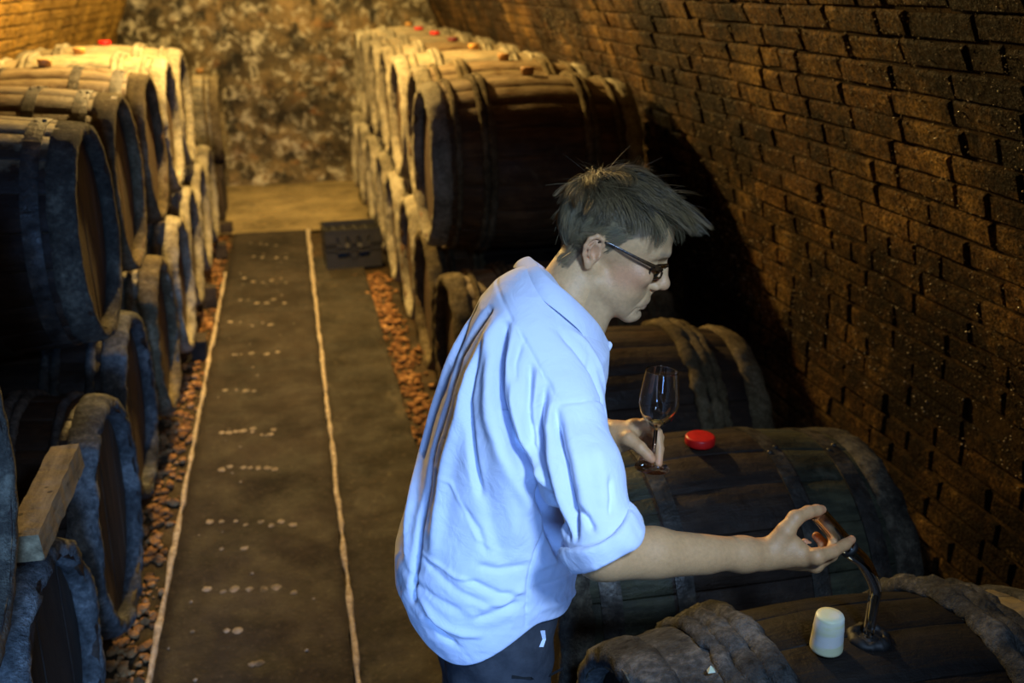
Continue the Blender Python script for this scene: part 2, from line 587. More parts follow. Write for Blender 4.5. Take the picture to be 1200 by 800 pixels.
# floor: earth under the barrels, a cast strip down the middle, paler screed at the far end
def floor_sheet(name, x0, x1, y0, y1, z, amp, mat, parent=None, n=(8, 60), seed=0.0, skirt=0.02):
    V, F = [], []
    for i in range(n[0] + 1):
        for j in range(n[1] + 1):
            x = x0 + (x1 - x0) * i / n[0]
            y = y0 + (y1 - y0) * j / n[1]
            e = 0.006 * fbm((x + seed, y, 0.3), 9, 3)
            xx = x + (e if i in (0, n[0]) else 0)
            V.append((xx, y, z + amp * fbm((x, y, seed), 4, 3)))
    for i in range(n[0]):
        for j in range(n[1]):
            a = i * (n[1] + 1) + j
            F.append((a, a + n[1] + 1, a + n[1] + 2, a + 1))
    if skirt:
        for i in (0, n[0]):
            b = len(V)
            for j in range(n[1] + 1):
                x, y, zz = V[i * (n[1] + 1) + j]
                V.append((x, y, zz - skirt))
            for j in range(n[1]):
                a = i * (n[1] + 1) + j
                F.append((a, a + 1, b + j + 1, b + j))
    return link(name, mesh(name, V, F), mat, parent, True)


floor = floor_sheet('floor', -1.75, 1.75, Y0, Y1 + 0.2, -0.012, 0.006, 'floor_earth', n=(50, 160), skirt=0)
tag(floor, 'dirty cellar floor between the barrel rows', 'floor', kind='structure')
XL, XR = -0.520, 0.063
floor_sheet('floor_slab', XL, XR, Y0, 8.20, 0.016, 0.003, 'concrete_strip', floor, (12, 200), 2.0, 0.03)['label'] = 'dark cast strip down the middle of the aisle'
floor_sheet('floor_slab', XR + 0.020, 0.44, Y0, 7.3, 0.012, 0.004, 'concrete_dark', floor, (10, 200), 5.0, 0.03)['label'] = 'stained dark concrete beside the middle strip'
floor_sheet('floor_slab', -1.3, 1.2, 8.20, Y1, 0.010, 0.008, 'floor_pale', floor, (40, 40), 8.0, 0.02)['label'] = 'pale dusty floor at the far end'
for k, (xa, wdt, ya, yb) in enumerate(((XL - 0.012, 0.012, 0.3, 7.0), (XR + 0.010, 0.013, 0.3, 8.2))):
    V, F = [], []
    n = 260
    for j in range(n + 1):
        y = ya + (yb - ya) * j / n
        w = wdt * (0.75 + 0.8 * fbm((k * 5 + 0.2, y, 0), 6, 3)) + 0.010 * max(0, (y - 5) / 3) * k
        w = max(0.003, w)
        c = xa + 0.006 * fbm((k + 0.7, y, 3), 4, 3)
        h = 0.022 + 0.003 * fbm((k, y, 9), 20, 2)
        V += [(c - w, y, 0.0), (c - w * 0.7, y, h), (c + w * 0.7, y, h), (c + w, y, 0.0)]
        if j:
            a = 4 * (j - 1)
            F += [(a + i, a + i + 1, a + i + 5, a + i + 4) for i in range(3)]
    link('grout_line', mesh('grout_line', V, F), 'lime', floor, True)['label'] = 'pale crusted lime line along the strip'

# pale spots in rows on the strip
spots = []
rr = random.Random(3)
rows = [(284, 290, 330, 4), (300, 288, 345, 4), (328, 282, 342, 6), (352, 276, 335, 6), (378, 262, 325, 5), (414, 268, 335, 4), (458, 262, 300, 4), (505, 255, 300, 5),
        (508, 305, 318, 3), (548, 256, 330, 7), (612, 240, 352, 8), (690, 236, 350, 7), (735, 255, 285, 2), (778, 290, 310, 2), (500, 258, 330, 3), (640, 250, 300, 2)]
for v, u0, u1, n in rows:
    for k in range(n):
        u = u0 + (u1 - u0) * (k + 0.5) / n + rr.uniform(-3, 3)
        p = onz(u, v + rr.uniform(-3, 3), 0.02)
        spots.append((p[0], p[1], rr.uniform(0.009, 0.020)))
for k in range(40):
    spots.append((rr.uniform(XL + .03, XR - .03), rr.uniform(2.4, 7.8), rr.uniform(0.003, 0.008)))
parts = []
for x, y, r0 in spots:
    n = 9
    V = [(x + r0 * rr.uniform(.7, 1.2) * math.cos(6.283 * k / n), y + r0 * 1.1 * rr.uniform(.7, 1.2) * math.sin(6.283 * k / n), 0.0165) for k in range(n)] + [(x, y, 0.0225)]
    parts.append((V, [(k, (k + 1) % n, n) for k in range(n)]))
V, F = join_vf(parts)
o = link('pale_spots', mesh('pale_spots', V, F), 'speckle', floor, True)
o['kind'] = 'stuff'
o['label'] = 'rows of pale drip spots on the strip'

# broken brick and crumbs in the gutters beside the strip
parts = []
CHOCKS = ((247, 262), (241, 290), (236, 345), (232, 405))
for k in range(3000):
    y = rr.uniform(1.0, 8.3)
    if k % 2:
        x = rr.gauss(-0.625, 0.055)
        if x > -0.545:
            continue
    else:
        x = rr.gauss(0.50, 0.05)
        if x < 0.425 and rr.random() < 0.8:
            continue
    if x > 0.63 or x < -0.735 or (0.1 < x and 6.85 < y < 7.35) or any(x < 0 and abs(y - onz(u, v + 12, 0)[1]) < 0.10 for u, v in CHOCKS):
        continue
    s = rr.uniform(0.005, 0.021) * (1.25 if rr.random() < .1 else 1)
    a = rr.uniform(0, 6.28)
    ca, sa = math.cos(a), math.sin(a)
    sx, sy, sz = s * rr.uniform(.8, 1.5), s * rr.uniform(.7, 1.2), s * rr.uniform(.45, .85)
    vv = []
    for (px, py, pz) in ico:
        j = rr.uniform(.75, 1.2)
        X, Y = px * sx * j, py * sy * j
        vv.append((x + X * ca - Y * sa, y + X * sa + Y * ca, -0.008 + sz * 0.6 + pz * sz * j))
    parts.append((vv, icf))
V, F = join_vf(parts)
o = link('brick_rubble', mesh('brick_rubble', V, F), 'rubble')
tag(o, 'orange brick crumbs and rubble in the gutters along the aisle', 'rubble', kind='stuff')

# ------------------------------------------------------------------ barrels
RH, RB_, BL, NST = 0.335, 0.378, 0.45, 20      # rim radius, belly radius, half length, staves


def brad(x):
    return RB_ - (RB_ - RH) * (abs(x) / BL) ** 1.8


def stave_vf(k):
    r = random.Random(40 + k)
    xs = np.linspace(-BL, BL, 15)
    half = math.pi / NST
    th = 0.026
    V, F = [], []
    for x in xs:
        R = brad(x) + r.gauss(0, 0.0010)
        g = 0.0008 / R
        for a, dr in ((-half + g, -0.0014), (-half + 4 * g, 0), (0, 0.0012 + r.gauss(0, .0006)), (half - 4 * g, 0), (half - g, -0.0014)):
            V.append((x, (R + dr) * math.sin(a), (R + dr) * math.cos(a)))
        for a in (half - g, -half + g):
            V.append((x, (R - th) * math.sin(a), (R - th) * math.cos(a)))
    n = 7
    for i in range(len(xs) - 1):
        for j in range(n):
            j2 = (j + 1) % n
            F.append((i * n + j, (i + 1) * n + j, (i + 1) * n + j2, i * n + j2))
    F.append(tuple(range(n)))
    F.append(tuple(reversed(range((len(xs) - 1) * n, len(xs) * n))))
    return V, F, xs


STAVES = {}


def stave_mesh(k, belly, end):
    key = (k, belly, end)
    if key not in STAVES:
        V, F, xs = stave_vf(k)
        me = mesh('stave', V, F)
        me.materials.append(MAT[belly])
        me.materials.append(MAT[end])
        for p in me.polygons:
            p.material_index = 1 if abs(p.center[0]) > 0.205 else 0
            p.use_smooth = len(p.vertices) == 4
        STAVES[key] = me
    return STAVES[key]


def ring_vf(profile, n=110, amp=0.0, seed=0.0, sc=14.0, closed=True, rope=0.0):
    V, F = [], []
    m = len(profile)
    pc = np.mean(np.array(profile), axis=0)
    for k in range(n):
        t = 2 * math.pi * k / n
        c, s = math.cos(t), math.sin(t)
        for (x, r) in profile:
            p = (x * 1.0 + seed * 3.1, r * s, r * c)
            d = amp * (fbm(p, sc, 3) + 0.5 * fbm(p, sc * 3.3, 2))
            if rope:
                d += rope * (abs(math.sin(t * 34 + 2.2 * math.sin(3 * t + seed))) - 0.5)
            dx, dr = x - pc[0], r - pc[1]
            l = math.hypot(dx, dr) + 1e-6
            X, R = x + dx / l * d, r + dr / l * d
            V.append((X, R * s, R * c))
    for k in range(n):
        k2 = (k + 1) % n
        for j in range(m if closed else m - 1):
            j2 = (j + 1) % m
            F.append((k * m + j, k * m + j2, k2 * m + j2, k2 * m + j))
    return V, F


def rim_profile(t):
    o = lambda x: brad(x)
    return [(BL - 0.075, o(BL - .075) - 0.010), (BL - 0.072, o(BL - .072) + t * 0.6), (BL - 0.05, o(BL - .05) + t), (BL - 0.02, o(BL - .02) + t), (BL + 0.001, RH + t * 0.7),
            (BL + 0.005, RH - 0.004), (BL + 0.004, RH - 0.020), (BL - 0.002, RH - 0.029), (BL - 0.03, RH - 0.031), (BL - 0.04, RH - 0.028)]


RIMS = {}
for st, (t, amp) in dict(fur=(0.012, 0.0085), thin=(0.004, 0.0042)).items():
    for k in range(3):
        RIMS[st, k] = mesh('rim', *ring_vf(rim_profile(t), 120, amp, k * 1.7 + len(st), 15), smooth=True)
HOOPS = {}


def iron_hoop(x, w):
    key = ('iron', round(x, 3), w)
    if key not in HOOPS:
        pr = [(x - w / 2, brad(x - w / 2) - 0.004), (x - w / 2, brad(x - w / 2) + 0.0045), (x, brad(x) + 0.0052), (x + w / 2, brad(x + w / 2) + 0.0045), (x + w / 2, brad(x + w / 2) - 0.004)]
        HOOPS[key] = mesh('hoop', *ring_vf(pr, 64, 0.0006, x, 9))
    return HOOPS[key]


def fur_hoop(x, r, k=0, amp=0.006):
    key = ('fur', round(x, 3), r, k)
    if key not in HOOPS:
        pr = [(x + r * 1.25 * math.cos(t), brad(x) + r * 0.55 + r * math.sin(t)) for t in np.linspace(0, 2 * math.pi, 9)[:-1]]
        HOOPS[key] = mesh('hoop', *ring_vf(pr, 150, amp, x + k, 16, rope=0.0035), smooth=True)
    return HOOPS[key]


def board_meshes():
    out = []
    R = RH - 0.027
    edges = np.linspace(-R, R, 7)
    for i in range(6):
        y0, y1 = edges[i] + 0.0012, edges[i + 1] - 0.0012
        ys = np.linspace(y0, y1, 5)
        ring = [(y, math.sqrt(max(0, R * R - y * y))) for y in ys] + [(y, -math.sqrt(max(0, R * R - y * y))) for y in ys[::-1]]
        n = len(ring)
        zoff = random.uniform(-0.0015, 0.0015)
        V = [(0.0 + zoff, y, z) for y, z in ring] + [(0.02, y, z) for y, z in ring]
        F = [tuple(range(n)), tuple(reversed(range(n, 2 * n)))] + [(j, n + j, n + (j + 1) % n, (j + 1) % n) for j in range(n)]
        out.append(mesh('head_board', V, F))
    return out


BOARDS = board_meshes()
V, F = lathe_vf([(0.0075, 0), (0.0072, 0.003), (0.0045, 0.0052), (0.001, 0.006)], 8)
RIVET = mesh('rivet', V, F, True)

BARRELS = []


def barrel(loc, face, belly='oak_dark', end='oak_dark', rim='mould_dark', rimstyle='fur', hoops='fur', hoopmat='mould_brown', head='head_brown', label='', group=None, yaw=0.0, detail=True, name='wine_barrel'):
    """face = +1 / -1: the world x side on which the head looks into the aisle"""
    root = empty(name, loc, (0, 0, yaw))
    tag(root, label, 'barrel', group)
    r = random.Random(int(loc[0] * 131 + loc[1] * 977 + loc[2] * 31))
    ph = r.uniform(0, 6.28)
    for i in range(NST):
        o = link('stave', stave_mesh(r.randrange(4), belly, end), None, root)
        o.rotation_euler = (ph + 2 * math.pi * i / NST, 0, math.pi if r.random() < .5 else 0)
        if abs(o.rotation_euler[2]) > 1:
            o.rotation_euler = (ph + 2 * math.pi * i / NST, 0, 0)
            o.scale = (-1, 1, 1)
    for s in (face, -face):
        o = link('rim', RIMS[rimstyle, r.randrange(3)], rim, root)
        o.scale = (s, 1, 1)
        o.rotation_euler = (r.uniform(0, 6.28), 0, 0)
        tilt = r.uniform(-0.15, 0.15)
        for b in BOARDS:
            o = link('head_board', b, head, root)
            o.location = (s * (BL - 0.042), 0, 0)
            o.scale = (-s, 1, 1)
            o.rotation_euler = (tilt, 0, 0)
    if hoops == 'iron':
        for x, w in ((0.335, 0.048), (0.165, 0.042)):
            for s in (1, -1):
                h = link('hoop', iron_hoop(x, w), hoopmat, root)
                h.scale = (s, 1, 1)
                if detail:
                    for dx in (-0.012, 0.012):
                        a = 0.06 + 0.1 * r.random()
                        q = link('rivet', RIVET, 'iron', h)
                        R = brad(x) + 0.0035
                        q.location = (x + dx, -R * math.sin(a), R * math.cos(a))
                        q.rotation_euler = (a, 0, 0)
    else:
        spec = ((0.205, 0.013), (0.236, 0.012), (0.345, 0.011)) if hoops == 'fur' else ((0.21, 0.019), (0.252, 0.017), (0.286, 0.013))
        for x, rr_ in spec:
            for s in (1, -1):
                h = link('hoop', fur_hoop(x, rr_, 0 if hoops == 'fur' else 1, 0.006 if hoops == 'fur' else 0.010), hoopmat, root)
                h.scale = (s, 1, 1)
    BARRELS.append(root)
    return root


BUNGS = {}


def bung(loc, mat, label, group=None, kind='cap', tilt=(0, 0)):
    if kind not in BUNGS:
        pr = {'cap': [(0.026, 0.001), (0.027, 0.004), (0.036, 0.0045), (0.0372, 0.0055), (0.0378, 0.0115), (0.0372, 0.0225), (0.0365, 0.0240), (0.0340, 0.0258), (0.0325, 0.0262), (0.012, 0.0268), (0.001, 0.0268)],
              'cork': [(0.027, 0.001), (0.031, 0.028), (0.029, 0.032), (0.010, 0.033), (0.001, 0.033)],
              'taper': [(0.0268, 0.0), (0.0282, 0.0025), (0.0284, 0.006), (0.0263, 0.038), (0.0266, 0.040), (0.0242, 0.066), (0.0228, 0.069), (0.012, 0.0700), (0.001, 0.0700)]}[kind]
        BUNGS[kind] = mesh('bung', *lathe_vf(pr, 32), smooth=True)
    o = link('barrel_bung', BUNGS[kind], mat)
    o.location = loc
    o.rotation_euler = (tilt[0], tilt[1], 0)
    tag(o, label, 'bung', group)
    return o


ZB = 0.478
ORD = ['last', 'second', 'third', 'fourth', 'fifth', 'sixth', 'seventh', 'eighth', 'ninth']


def rest_z(y, ys):
    """height at which a barrel lies in the hollow between the barrels below it"""
    z = 0
    for b in ys:
        d = abs(b - y)
        if d < 2 * RB_:
            z = max(z, ZB + math.sqrt((2 * RB_ + 0.026) ** 2 - d * d))
    return z


# row along the damp brick wall, beside the man
RBY = [1.29, 2.075, 2.93, 3.80, 4.61, 5.40, 6.19, 6.98, 7.77, 8.56, 9.35]
RBX = [0.50, 0.505, 0.54, 0.565, 0.575, 0.585, 0.58, 0.59, 0.58, 0.57, 0.56]
G_RB = 'lower barrels along the damp brick wall'
b_near = barrel((RBX[0] + BL, RBY[0], ZB), -1, 'oak_black', 'oak_mouldy', 'mould_grey', 'fur', 'thick', 'mould_grey', 'head_dark',
                'old barrel with grey mould fur and an open bung hole holding a glass tube', G_RB)
barrel((RBX[1] + BL, RBY[1], ZB), -1, 'oak_dark', 'oak_green', 'mould_dark', 'fur', 'iron', 'iron', 'head_dark',
       'dark barrel with a red bung, below the wine glass', G_RB)
barrel((RBX[2] + BL, RBY[2], ZB), -1, 'oak_dark', 'oak_dark', 'mould_brown', 'fur', 'thick', 'mould_brown', 'head_dark',
       'dark barrel with thick furred hoops between the red bunged one and the stack', G_RB)
for k in range(3, len(RBY)):
    barrel((RBX[k] + BL, RBY[k], ZB), -1, 'oak_brown' if k % 2 else 'oak_dark', 'oak_mouldy' if k > 5 else 'oak_brown', 'mould_pale' if k > 4 else 'mould_brown', 'fur', 'fur', 'mould_pale' if k > 5 else 'mould_brown',
           'head_brown', ('lower barrel closest to the end wall along the damp brick wall' if k == len(RBY) - 1 else ORD[len(RBY) - 1 - k] + ' lower barrel from the end wall in the damp brick wall row'), G_RB, detail=False)
RTY = [4.30, 5.10, 5.90, 6.70, 7.50, 8.29, 9.08]
RTX = [0.555, 0.620, 0.610, 0.620, 0.615, 0.60, 0.615]
for k, y in enumerate(RTY):
    z = rest_z(y, RBY)
    barrel((RTX[k] + BL, y, z), -1, 'oak_brown' if k in (0, 1, 3) else 'oak_mouldy', 'oak_brown' if k in (0, 1) else 'oak_mouldy', 'mould_pale', 'fur', 'fur', 'mould_brown' if k < 2 else 'mould_pale', 'head_brown',
           'foremost upper tier barrel beside the brick wall, shading the wall next to it' if k == 0 else ('mould covered upper barrel closest to the end wall along the damp brick wall' if k == 6 else ORD[6 - k] + ' upper tier barrel from the end wall in the damp brick wall row'),
           'upper barrels along the damp brick wall')
    zt = z + RB_ + 0.001
    mt, kd, lb = [('bung_brown', 'cork', 'brown bung on the foremost upper barrel by the brick wall'), ('bung_brown', 'cork', 'brown wooden bung on an upper tier barrel by the brick wall'),
                  ('bung_orange', 'cork', 'orange bung on an upper tier barrel by the brick wall'), ('bung_maroon', 'cap', 'dark maroon bung on an upper barrel by the brick wall'),
                  ('bung_red', 'cap', 'bright red bung next to the maroon one on the upper barrels'), ('bung_red', 'cap', 'bright red bung next to the rearmost orange one on the upper barrels'),
                  ('bung_orange', 'cork', 'orange bung on the rearmost upper barrel by the brick wall')][k]
    bung((RTX[k] + BL + 0.02, y, zt), mt, lb, 'bungs on the upper barrels', kd)

# row across the aisle
LBY = [1.10, 1.92, 2.745, 3.56, 4.355, 5.15, 5.945, 6.74, 7.535]
LBX = [-0.60, -0.565, -0.575, -0.615, -0.60, -0.59, -0.60, -0.60, -0.60]
G_LB = 'lower barrels across the aisle from the man'
for k, y in enumerate(LBY):
    near = k <= 3
    lab = {0: 'lower barrel under the end of the barrel row across the aisle', 1: 'blue grey furred barrel under the end of the weathered beam across the aisle',
           2: 'large barrel with fuzzy rim next to the weathered beam, no barrel above'}.get(k, ('lower barrel ending the row across the aisle, towards the lone barrel' if k == 8 else ORD[8 - k] + ' lower barrel from the lone barrel\'s end of the row across the aisle'))
    barrel((LBX[k] - BL, y, ZB), 1, 'oak_dark' if near else 'oak_brown', 'oak_dark' if near else 'oak_mouldy', 'mould_grey' if near else 'mould_pale' if k > 4 else 'mould_brown', 'fur', 'fur',
           'mould_grey' if near else 'mould_brown', 'head_dark' if k == 1 else 'head_brown', lab, G_LB, detail=False)
LTY = [1.53, 3.27, 4.08, 4.90, 5.70, 6.50]
LTX = [-0.57, -0.62, -0.632, -0.625, -0.62, -0.62]
for k, y in enumerate(LTY):
    z = rest_z(y, LBY)
    lab = ['upper barrel beyond the empty gap in the tier across the aisle', 'iron hooped upper barrel next to the gap in the tier across the aisle', 'iron hooped upper barrel second from the gap across the aisle',
           'brown iron hooped upper barrel, third from the gap across the aisle', 'pale mouldy upper barrel, fourth from the gap across the aisle', 'mouldy upper barrel with a red bung, last of its tier across the aisle'][k]
    ir = k <= 3
    barrel((LTX[k] - BL, y, z), 1, 'oak_dusty' if k < 2 else 'oak_brown' if k < 4 else 'oak_mouldy', 'oak_dusty' if k < 2 else 'oak_brown' if k < 4 else 'oak_mouldy', 'mould_dark' if k < 2 else 'mould_brown' if k < 4 else 'mould_pale',
           'thin' if ir else 'fur', 'iron' if ir else 'fur', 'iron' if ir else 'mould_pale', 'head_brown', lab, 'upper barrels across the aisle from the man')
    if k >= 3:
        bung((LTX[k] - BL + 0.02, y, z + RB_ + 0.001), ['bung_orange', 'bung_orange', 'bung_red'][k - 3],
             ['orange bung on the brown upper barrel across the aisle', 'orange bung on the pale mouldy upper barrel across the aisle', 'red bung on the last upper barrel across the aisle'][k - 3],
             'bungs across the aisle', ['cork', 'cork', 'cap'][k - 3])

# lone barrel on a block stand near the end wall
fz = 0.86
barrel((-0.575 - BL, 8.95, fz), 1, 'oak_dark', 'oak_mouldy', 'mould_brown', 'fur', 'fur', 'mould_brown', 'head_dark', 'lone dark barrel on a block stand near the end wall', detail=False)
bung((-0.60 - 0.12, 8.95, fz + RB_ - 0.002), 'bung_brown', 'brown bung on the lone barrel near the end wall', None, 'cork')
st = empty('barrel_stand', (-0.575 - BL, 8.95, 0))
tag(st, 'dark stand of timber blocks under the lone barrel', 'stand')
for x in (-0.30, 0.30):
    for s in (-1, 1):
        me = mesh('block', *box_vf((x - 0.11, s * 0.20 - 0.10, 0.022), (x + 0.11, s * 0.20 + 0.10, 0.385), 0.004))
        link('block', me, 'sleeper', st)
for s in (-1, 1):
    link('bearer', mesh('bearer', *box_vf((-0.43, s * 0.21 - 0.06, 0.388), (0.43, s * 0.21 + 0.06, 0.488), 0.004)), 'sleeper', st)

# bearers and sleepers under the two lower rows
for xs, y0, y1, lab in (((0.70, 1.24), 0.85, 9.80, 'dark timber rail under the barrels by the damp brick wall'), ((-0.84, -1.30), 0.65, 7.95, 'dark timber rail under the barrels across the aisle')):
    for x in xs:
        o = link('timber_rail', mesh('timber_rail', *box_vf((-0.05, y0, -0.004), (0.05, y1, 0.066), 0.001)), 'sleeper')
        o.location.x = x
        tag(o, lab + (', at the aisle side' if abs(x) < 1 else ', at the wall side'), 'rail', 'timber rails under the barrels')
# stop blocks that show at the foot of the row across the aisle
for (u, v), w, h in zip(CHOCKS, (0.10, 0.09, 0.08, 0.08), (0.09, 0.11, 0.12, 0.11)):
    p = onz(u, v + 12, 0.0)
    V, F = box_vf((-w / 2, -0.06, 0.0), (w / 2, 0.06, h), 0.008)
    o = link('chock_block', mesh('chock_block', V, F), 'sleeper')
    o.location = (-0.585, p[1], 0.0)
    tag(o, ['dark chock block by the aisle, closest to the end wall', 'dark chock block by the aisle, second from the end wall', 'dark chock block by the aisle, third from the end wall', 'dark chock block by the aisle, farthest from the end wall'][CHOCKS.index((u, v))], 'block', 'chock blocks along the aisle')

# weathered beam lying over two lower barrels
pa, pb = onz(36, 625, 0.90), onz(72, 548, 0.90)
L = np.linalg.norm(pb - pa) + 0.12
V, F = [], []
nb = 16
for i in range(nb + 1):
    x = -L / 2 + L * i / nb
    for a, b in ((-0.036, -0.030), (-0.031, 0.030), (0.031, 0.030), (0.036, -0.030)):
        V.append((x, a + random.uniform(-.0014, .0014), b + random.uniform(-.0014, .0014)))
F = [(i * 4 + j, (i + 1) * 4 + j, (i + 1) * 4 + (j + 1) % 4, i * 4 + (j + 1) % 4) for i in range(nb) for j in range(4)] + [(3, 2, 1, 0), (nb * 4, nb * 4 + 1, nb * 4 + 2, nb * 4 + 3)]
o = link('timber_beam', mesh('timber_beam', V, F), 'timber')
o.location = tuple((pa + pb) / 2)
o.rotation_euler = (0, 0, math.atan2(pb[1] - pa[1], pb[0] - pa[0]))
tag(o, 'weathered worm-eaten beam lying across lower barrels in the tier gap', 'beam')

# ------------------------------------------------------------------ things on the near barrels
bung((0.945, RBY[1], ZB + RB_ + 0.002), 'bung_red', 'red cap bung on the dark barrel below the wine glass', None, 'cap')
pw = onz(968, 758, ZB + RB_ + 0.003)
bung((pw[0], pw[1], ZB + RB_ + 0.001), 'silicone', 'white tapered bung standing free on the barrel beside the open hole', None, 'taper')
HOLE = np.array([0.937, RBY[0], ZB + RB_])
V, F = ring_vf([(0.003, 0.020), (0.008, 0.022), (0.009, 0.028), (0.004, 0.036), (-0.006, 0.041), (-0.006, 0.020)], 60, 0.006, 3.3, 34)
V = [(z, y, x) for x, y, z in V]
o = link('bung_hole_rim', mesh('bung_hole_rim', V, F, True), 'rubber_black', b_near)
o.location = Vector(HOLE) - b_near.location
o['label'] = 'black ragged rim of the open bung hole'
V, F = lathe_vf([(0.022, 0.0), (0.001, 0.002)], 24)
o = link('bung_hole', mesh('bung_hole', V, F), 'rubber_black', b_near)
o.location = Vector(HOLE) - b_near.location + Vector((0, 0, 0.0022))
# mould crust on the aisle end of the near barrel
pr = [(x, brad(x) + 0.005) for x in np.linspace(-0.43, -0.215, 26)]
pr = pr + [(-0.215, brad(.215) - 0.01), (-0.43, brad(.43) - 0.012)]
V, F = ring_vf(pr, 190, 0.010, 9.0, 9)
o = link('mould_crust', mesh('mould_crust', V, F, True), 'mould_grey', b_near)
o['label'] = 'lumpy grey mould crust on the aisle end'
pc = onz(833, 790, 0.845)
V, F = join_vf([([(-.007, -.004, 0), (.006, -.005, 0.001), (.007, .004, 0.003), (0, .009, .002), (-.006, .005, 0.0), (-.001, .001, .012)], [(0, 1, 5), (1, 2, 5), (2, 3, 5), (3, 4, 5), (4, 0, 5), (4, 3, 2, 1, 0)])])
o = link('white_chip', mesh('white_chip', V, F), 'silicone')
o.location = tuple(pc + np.array([0, 0, 0.006]))
tag(o, 'tiny white chip lying on the grey mould crust', 'chip')

# ------------------------------------------------------------------ bottle crate
cr = empty('bottle_crate', (0.368, 7.10, 0.0105), (0, 0, math.radians(4)))
tag(cr, 'black plastic bottle crate standing in the aisle', 'crate')
W, D, Hc, tk = 0.195, 0.145, 0.285, 0.008


def crate_wall(w, n_slots):
    """local x along the wall, z up; openings left between bars"""
    ps = [box_vf((-w, -tk / 2, 0), (w, tk / 2, 0.055)), box_vf((-w, -tk / 2, 0.115), (w, tk / 2, 0.135)), box_vf((-w, -tk / 2, 0.150), (w, tk / 2, 0.185)), box_vf((-w, -tk / 2, 0.235), (w, tk / 2, Hc)),
          box_vf((-w, -tk * .9, Hc - 0.018), (w, tk * .9, Hc)), box_vf((-w, -tk * .9, 0), (w, tk * .9, 0.02))]
    ps += [box_vf((-w, -tk / 2, 0.055), (-w * .62, tk / 2, 0.235)), box_vf((w * .62, -tk / 2, 0.055), (w, tk / 2, 0.235)), box_vf((-w * .12, -tk / 2, 0.055), (w * .12, tk / 2, 0.235)),
           box_vf((-w * .5, -tk / 2, 0.185), (-w * .30, tk / 2, 0.235)), box_vf((w * .30, -tk / 2, 0.185), (w * .5, tk / 2, 0.235)), box_vf((-w * .62, -tk / 2, 0.055), (w * .62, tk / 2, 0.075))]
    return join_vf(ps)


for (loc, rz, w) in (((0, -D, 0), 0, W), ((0, D, 0), 0, W), ((-W, 0, 0), math.pi / 2, D), ((W, 0, 0), math.pi / 2, D)):
    o = link('side_wall', mesh('side_wall', *crate_wall(w, 3)), 'crate_plastic', cr)
    o.location = loc
    o.rotation_euler = (0, 0, rz)
link('base', mesh('base', *box_vf((-W, -D, 0), (W, D, 0.012))), 'crate_plastic', cr)
for x in (-0.117, -0.039, 0.039, 0.117):
    link('divider', mesh('divider', *box_vf((x - 0.004, -D + .005, 0.012), (x + 0.004, D - .005, Hc - 0.03))), 'crate_plastic', cr)
for y in (-0.05, 0.05):
    link('divider', mesh('divider', *box_vf((-W + .005, y - 0.004, 0.012), (W - .005, y + 0.004, Hc - 0.032))), 'crate_plastic', cr)
a = NT('crate_stamp', 0.6)
a.col((0.09, 0.085, 0.06))
MAT['stamp'] = a.m
for x in (-0.045, 0.045):
    V, F = lathe_vf([(0.016, 0), (0.014, 0.004), (0.001, 0.004)], 16)
    o = link('boss', mesh('boss', V, F), 'stamp', cr)
    o.location = (x, -D - tk / 2, 0.165)
    o.rotation_euler = (math.pi / 2, 0, 0)

# ------------------------------------------------------------------ implicit surfaces for the figure
def smin(a, b, k):
    h = np.clip(0.5 + 0.5 * (b - a) / k, 0, 1)
    return b + (a - b) * h - k * h * (1 - h)


def smax(a, b, k):
    return -smin(-a, -b, k)


def cone(P, a, b, ra, rb):
    a = np.asarray(a, float)
    d = np.asarray(b, float) - a
    h = np.clip((P - a) @ d / (d @ d), 0, 1)
    return np.linalg.norm(P - a - h[:, None] * d, axis=1) - (ra + (rb - ra) * h)


def ellip(P, c, r, R=None):
    q = P - np.asarray(c, float)
    if R is not None:
        q = q @ R
    r = np.asarray(r, float)
    k0 = np.linalg.norm(q / r, axis=1)
    k1 = np.linalg.norm(q / (r * r), axis=1) + 1e-9
    return k0 * (k0 - 1.0) / k1


def chain(P, pts, rad, k=0.006):
    d = None
    for (a, b, ra, rb) in zip(pts, pts[1:], rad, rad[1:]):
        e = cone(P, a, b, ra, rb)
        d = e if d is None else smin(d, e, k)
    return d


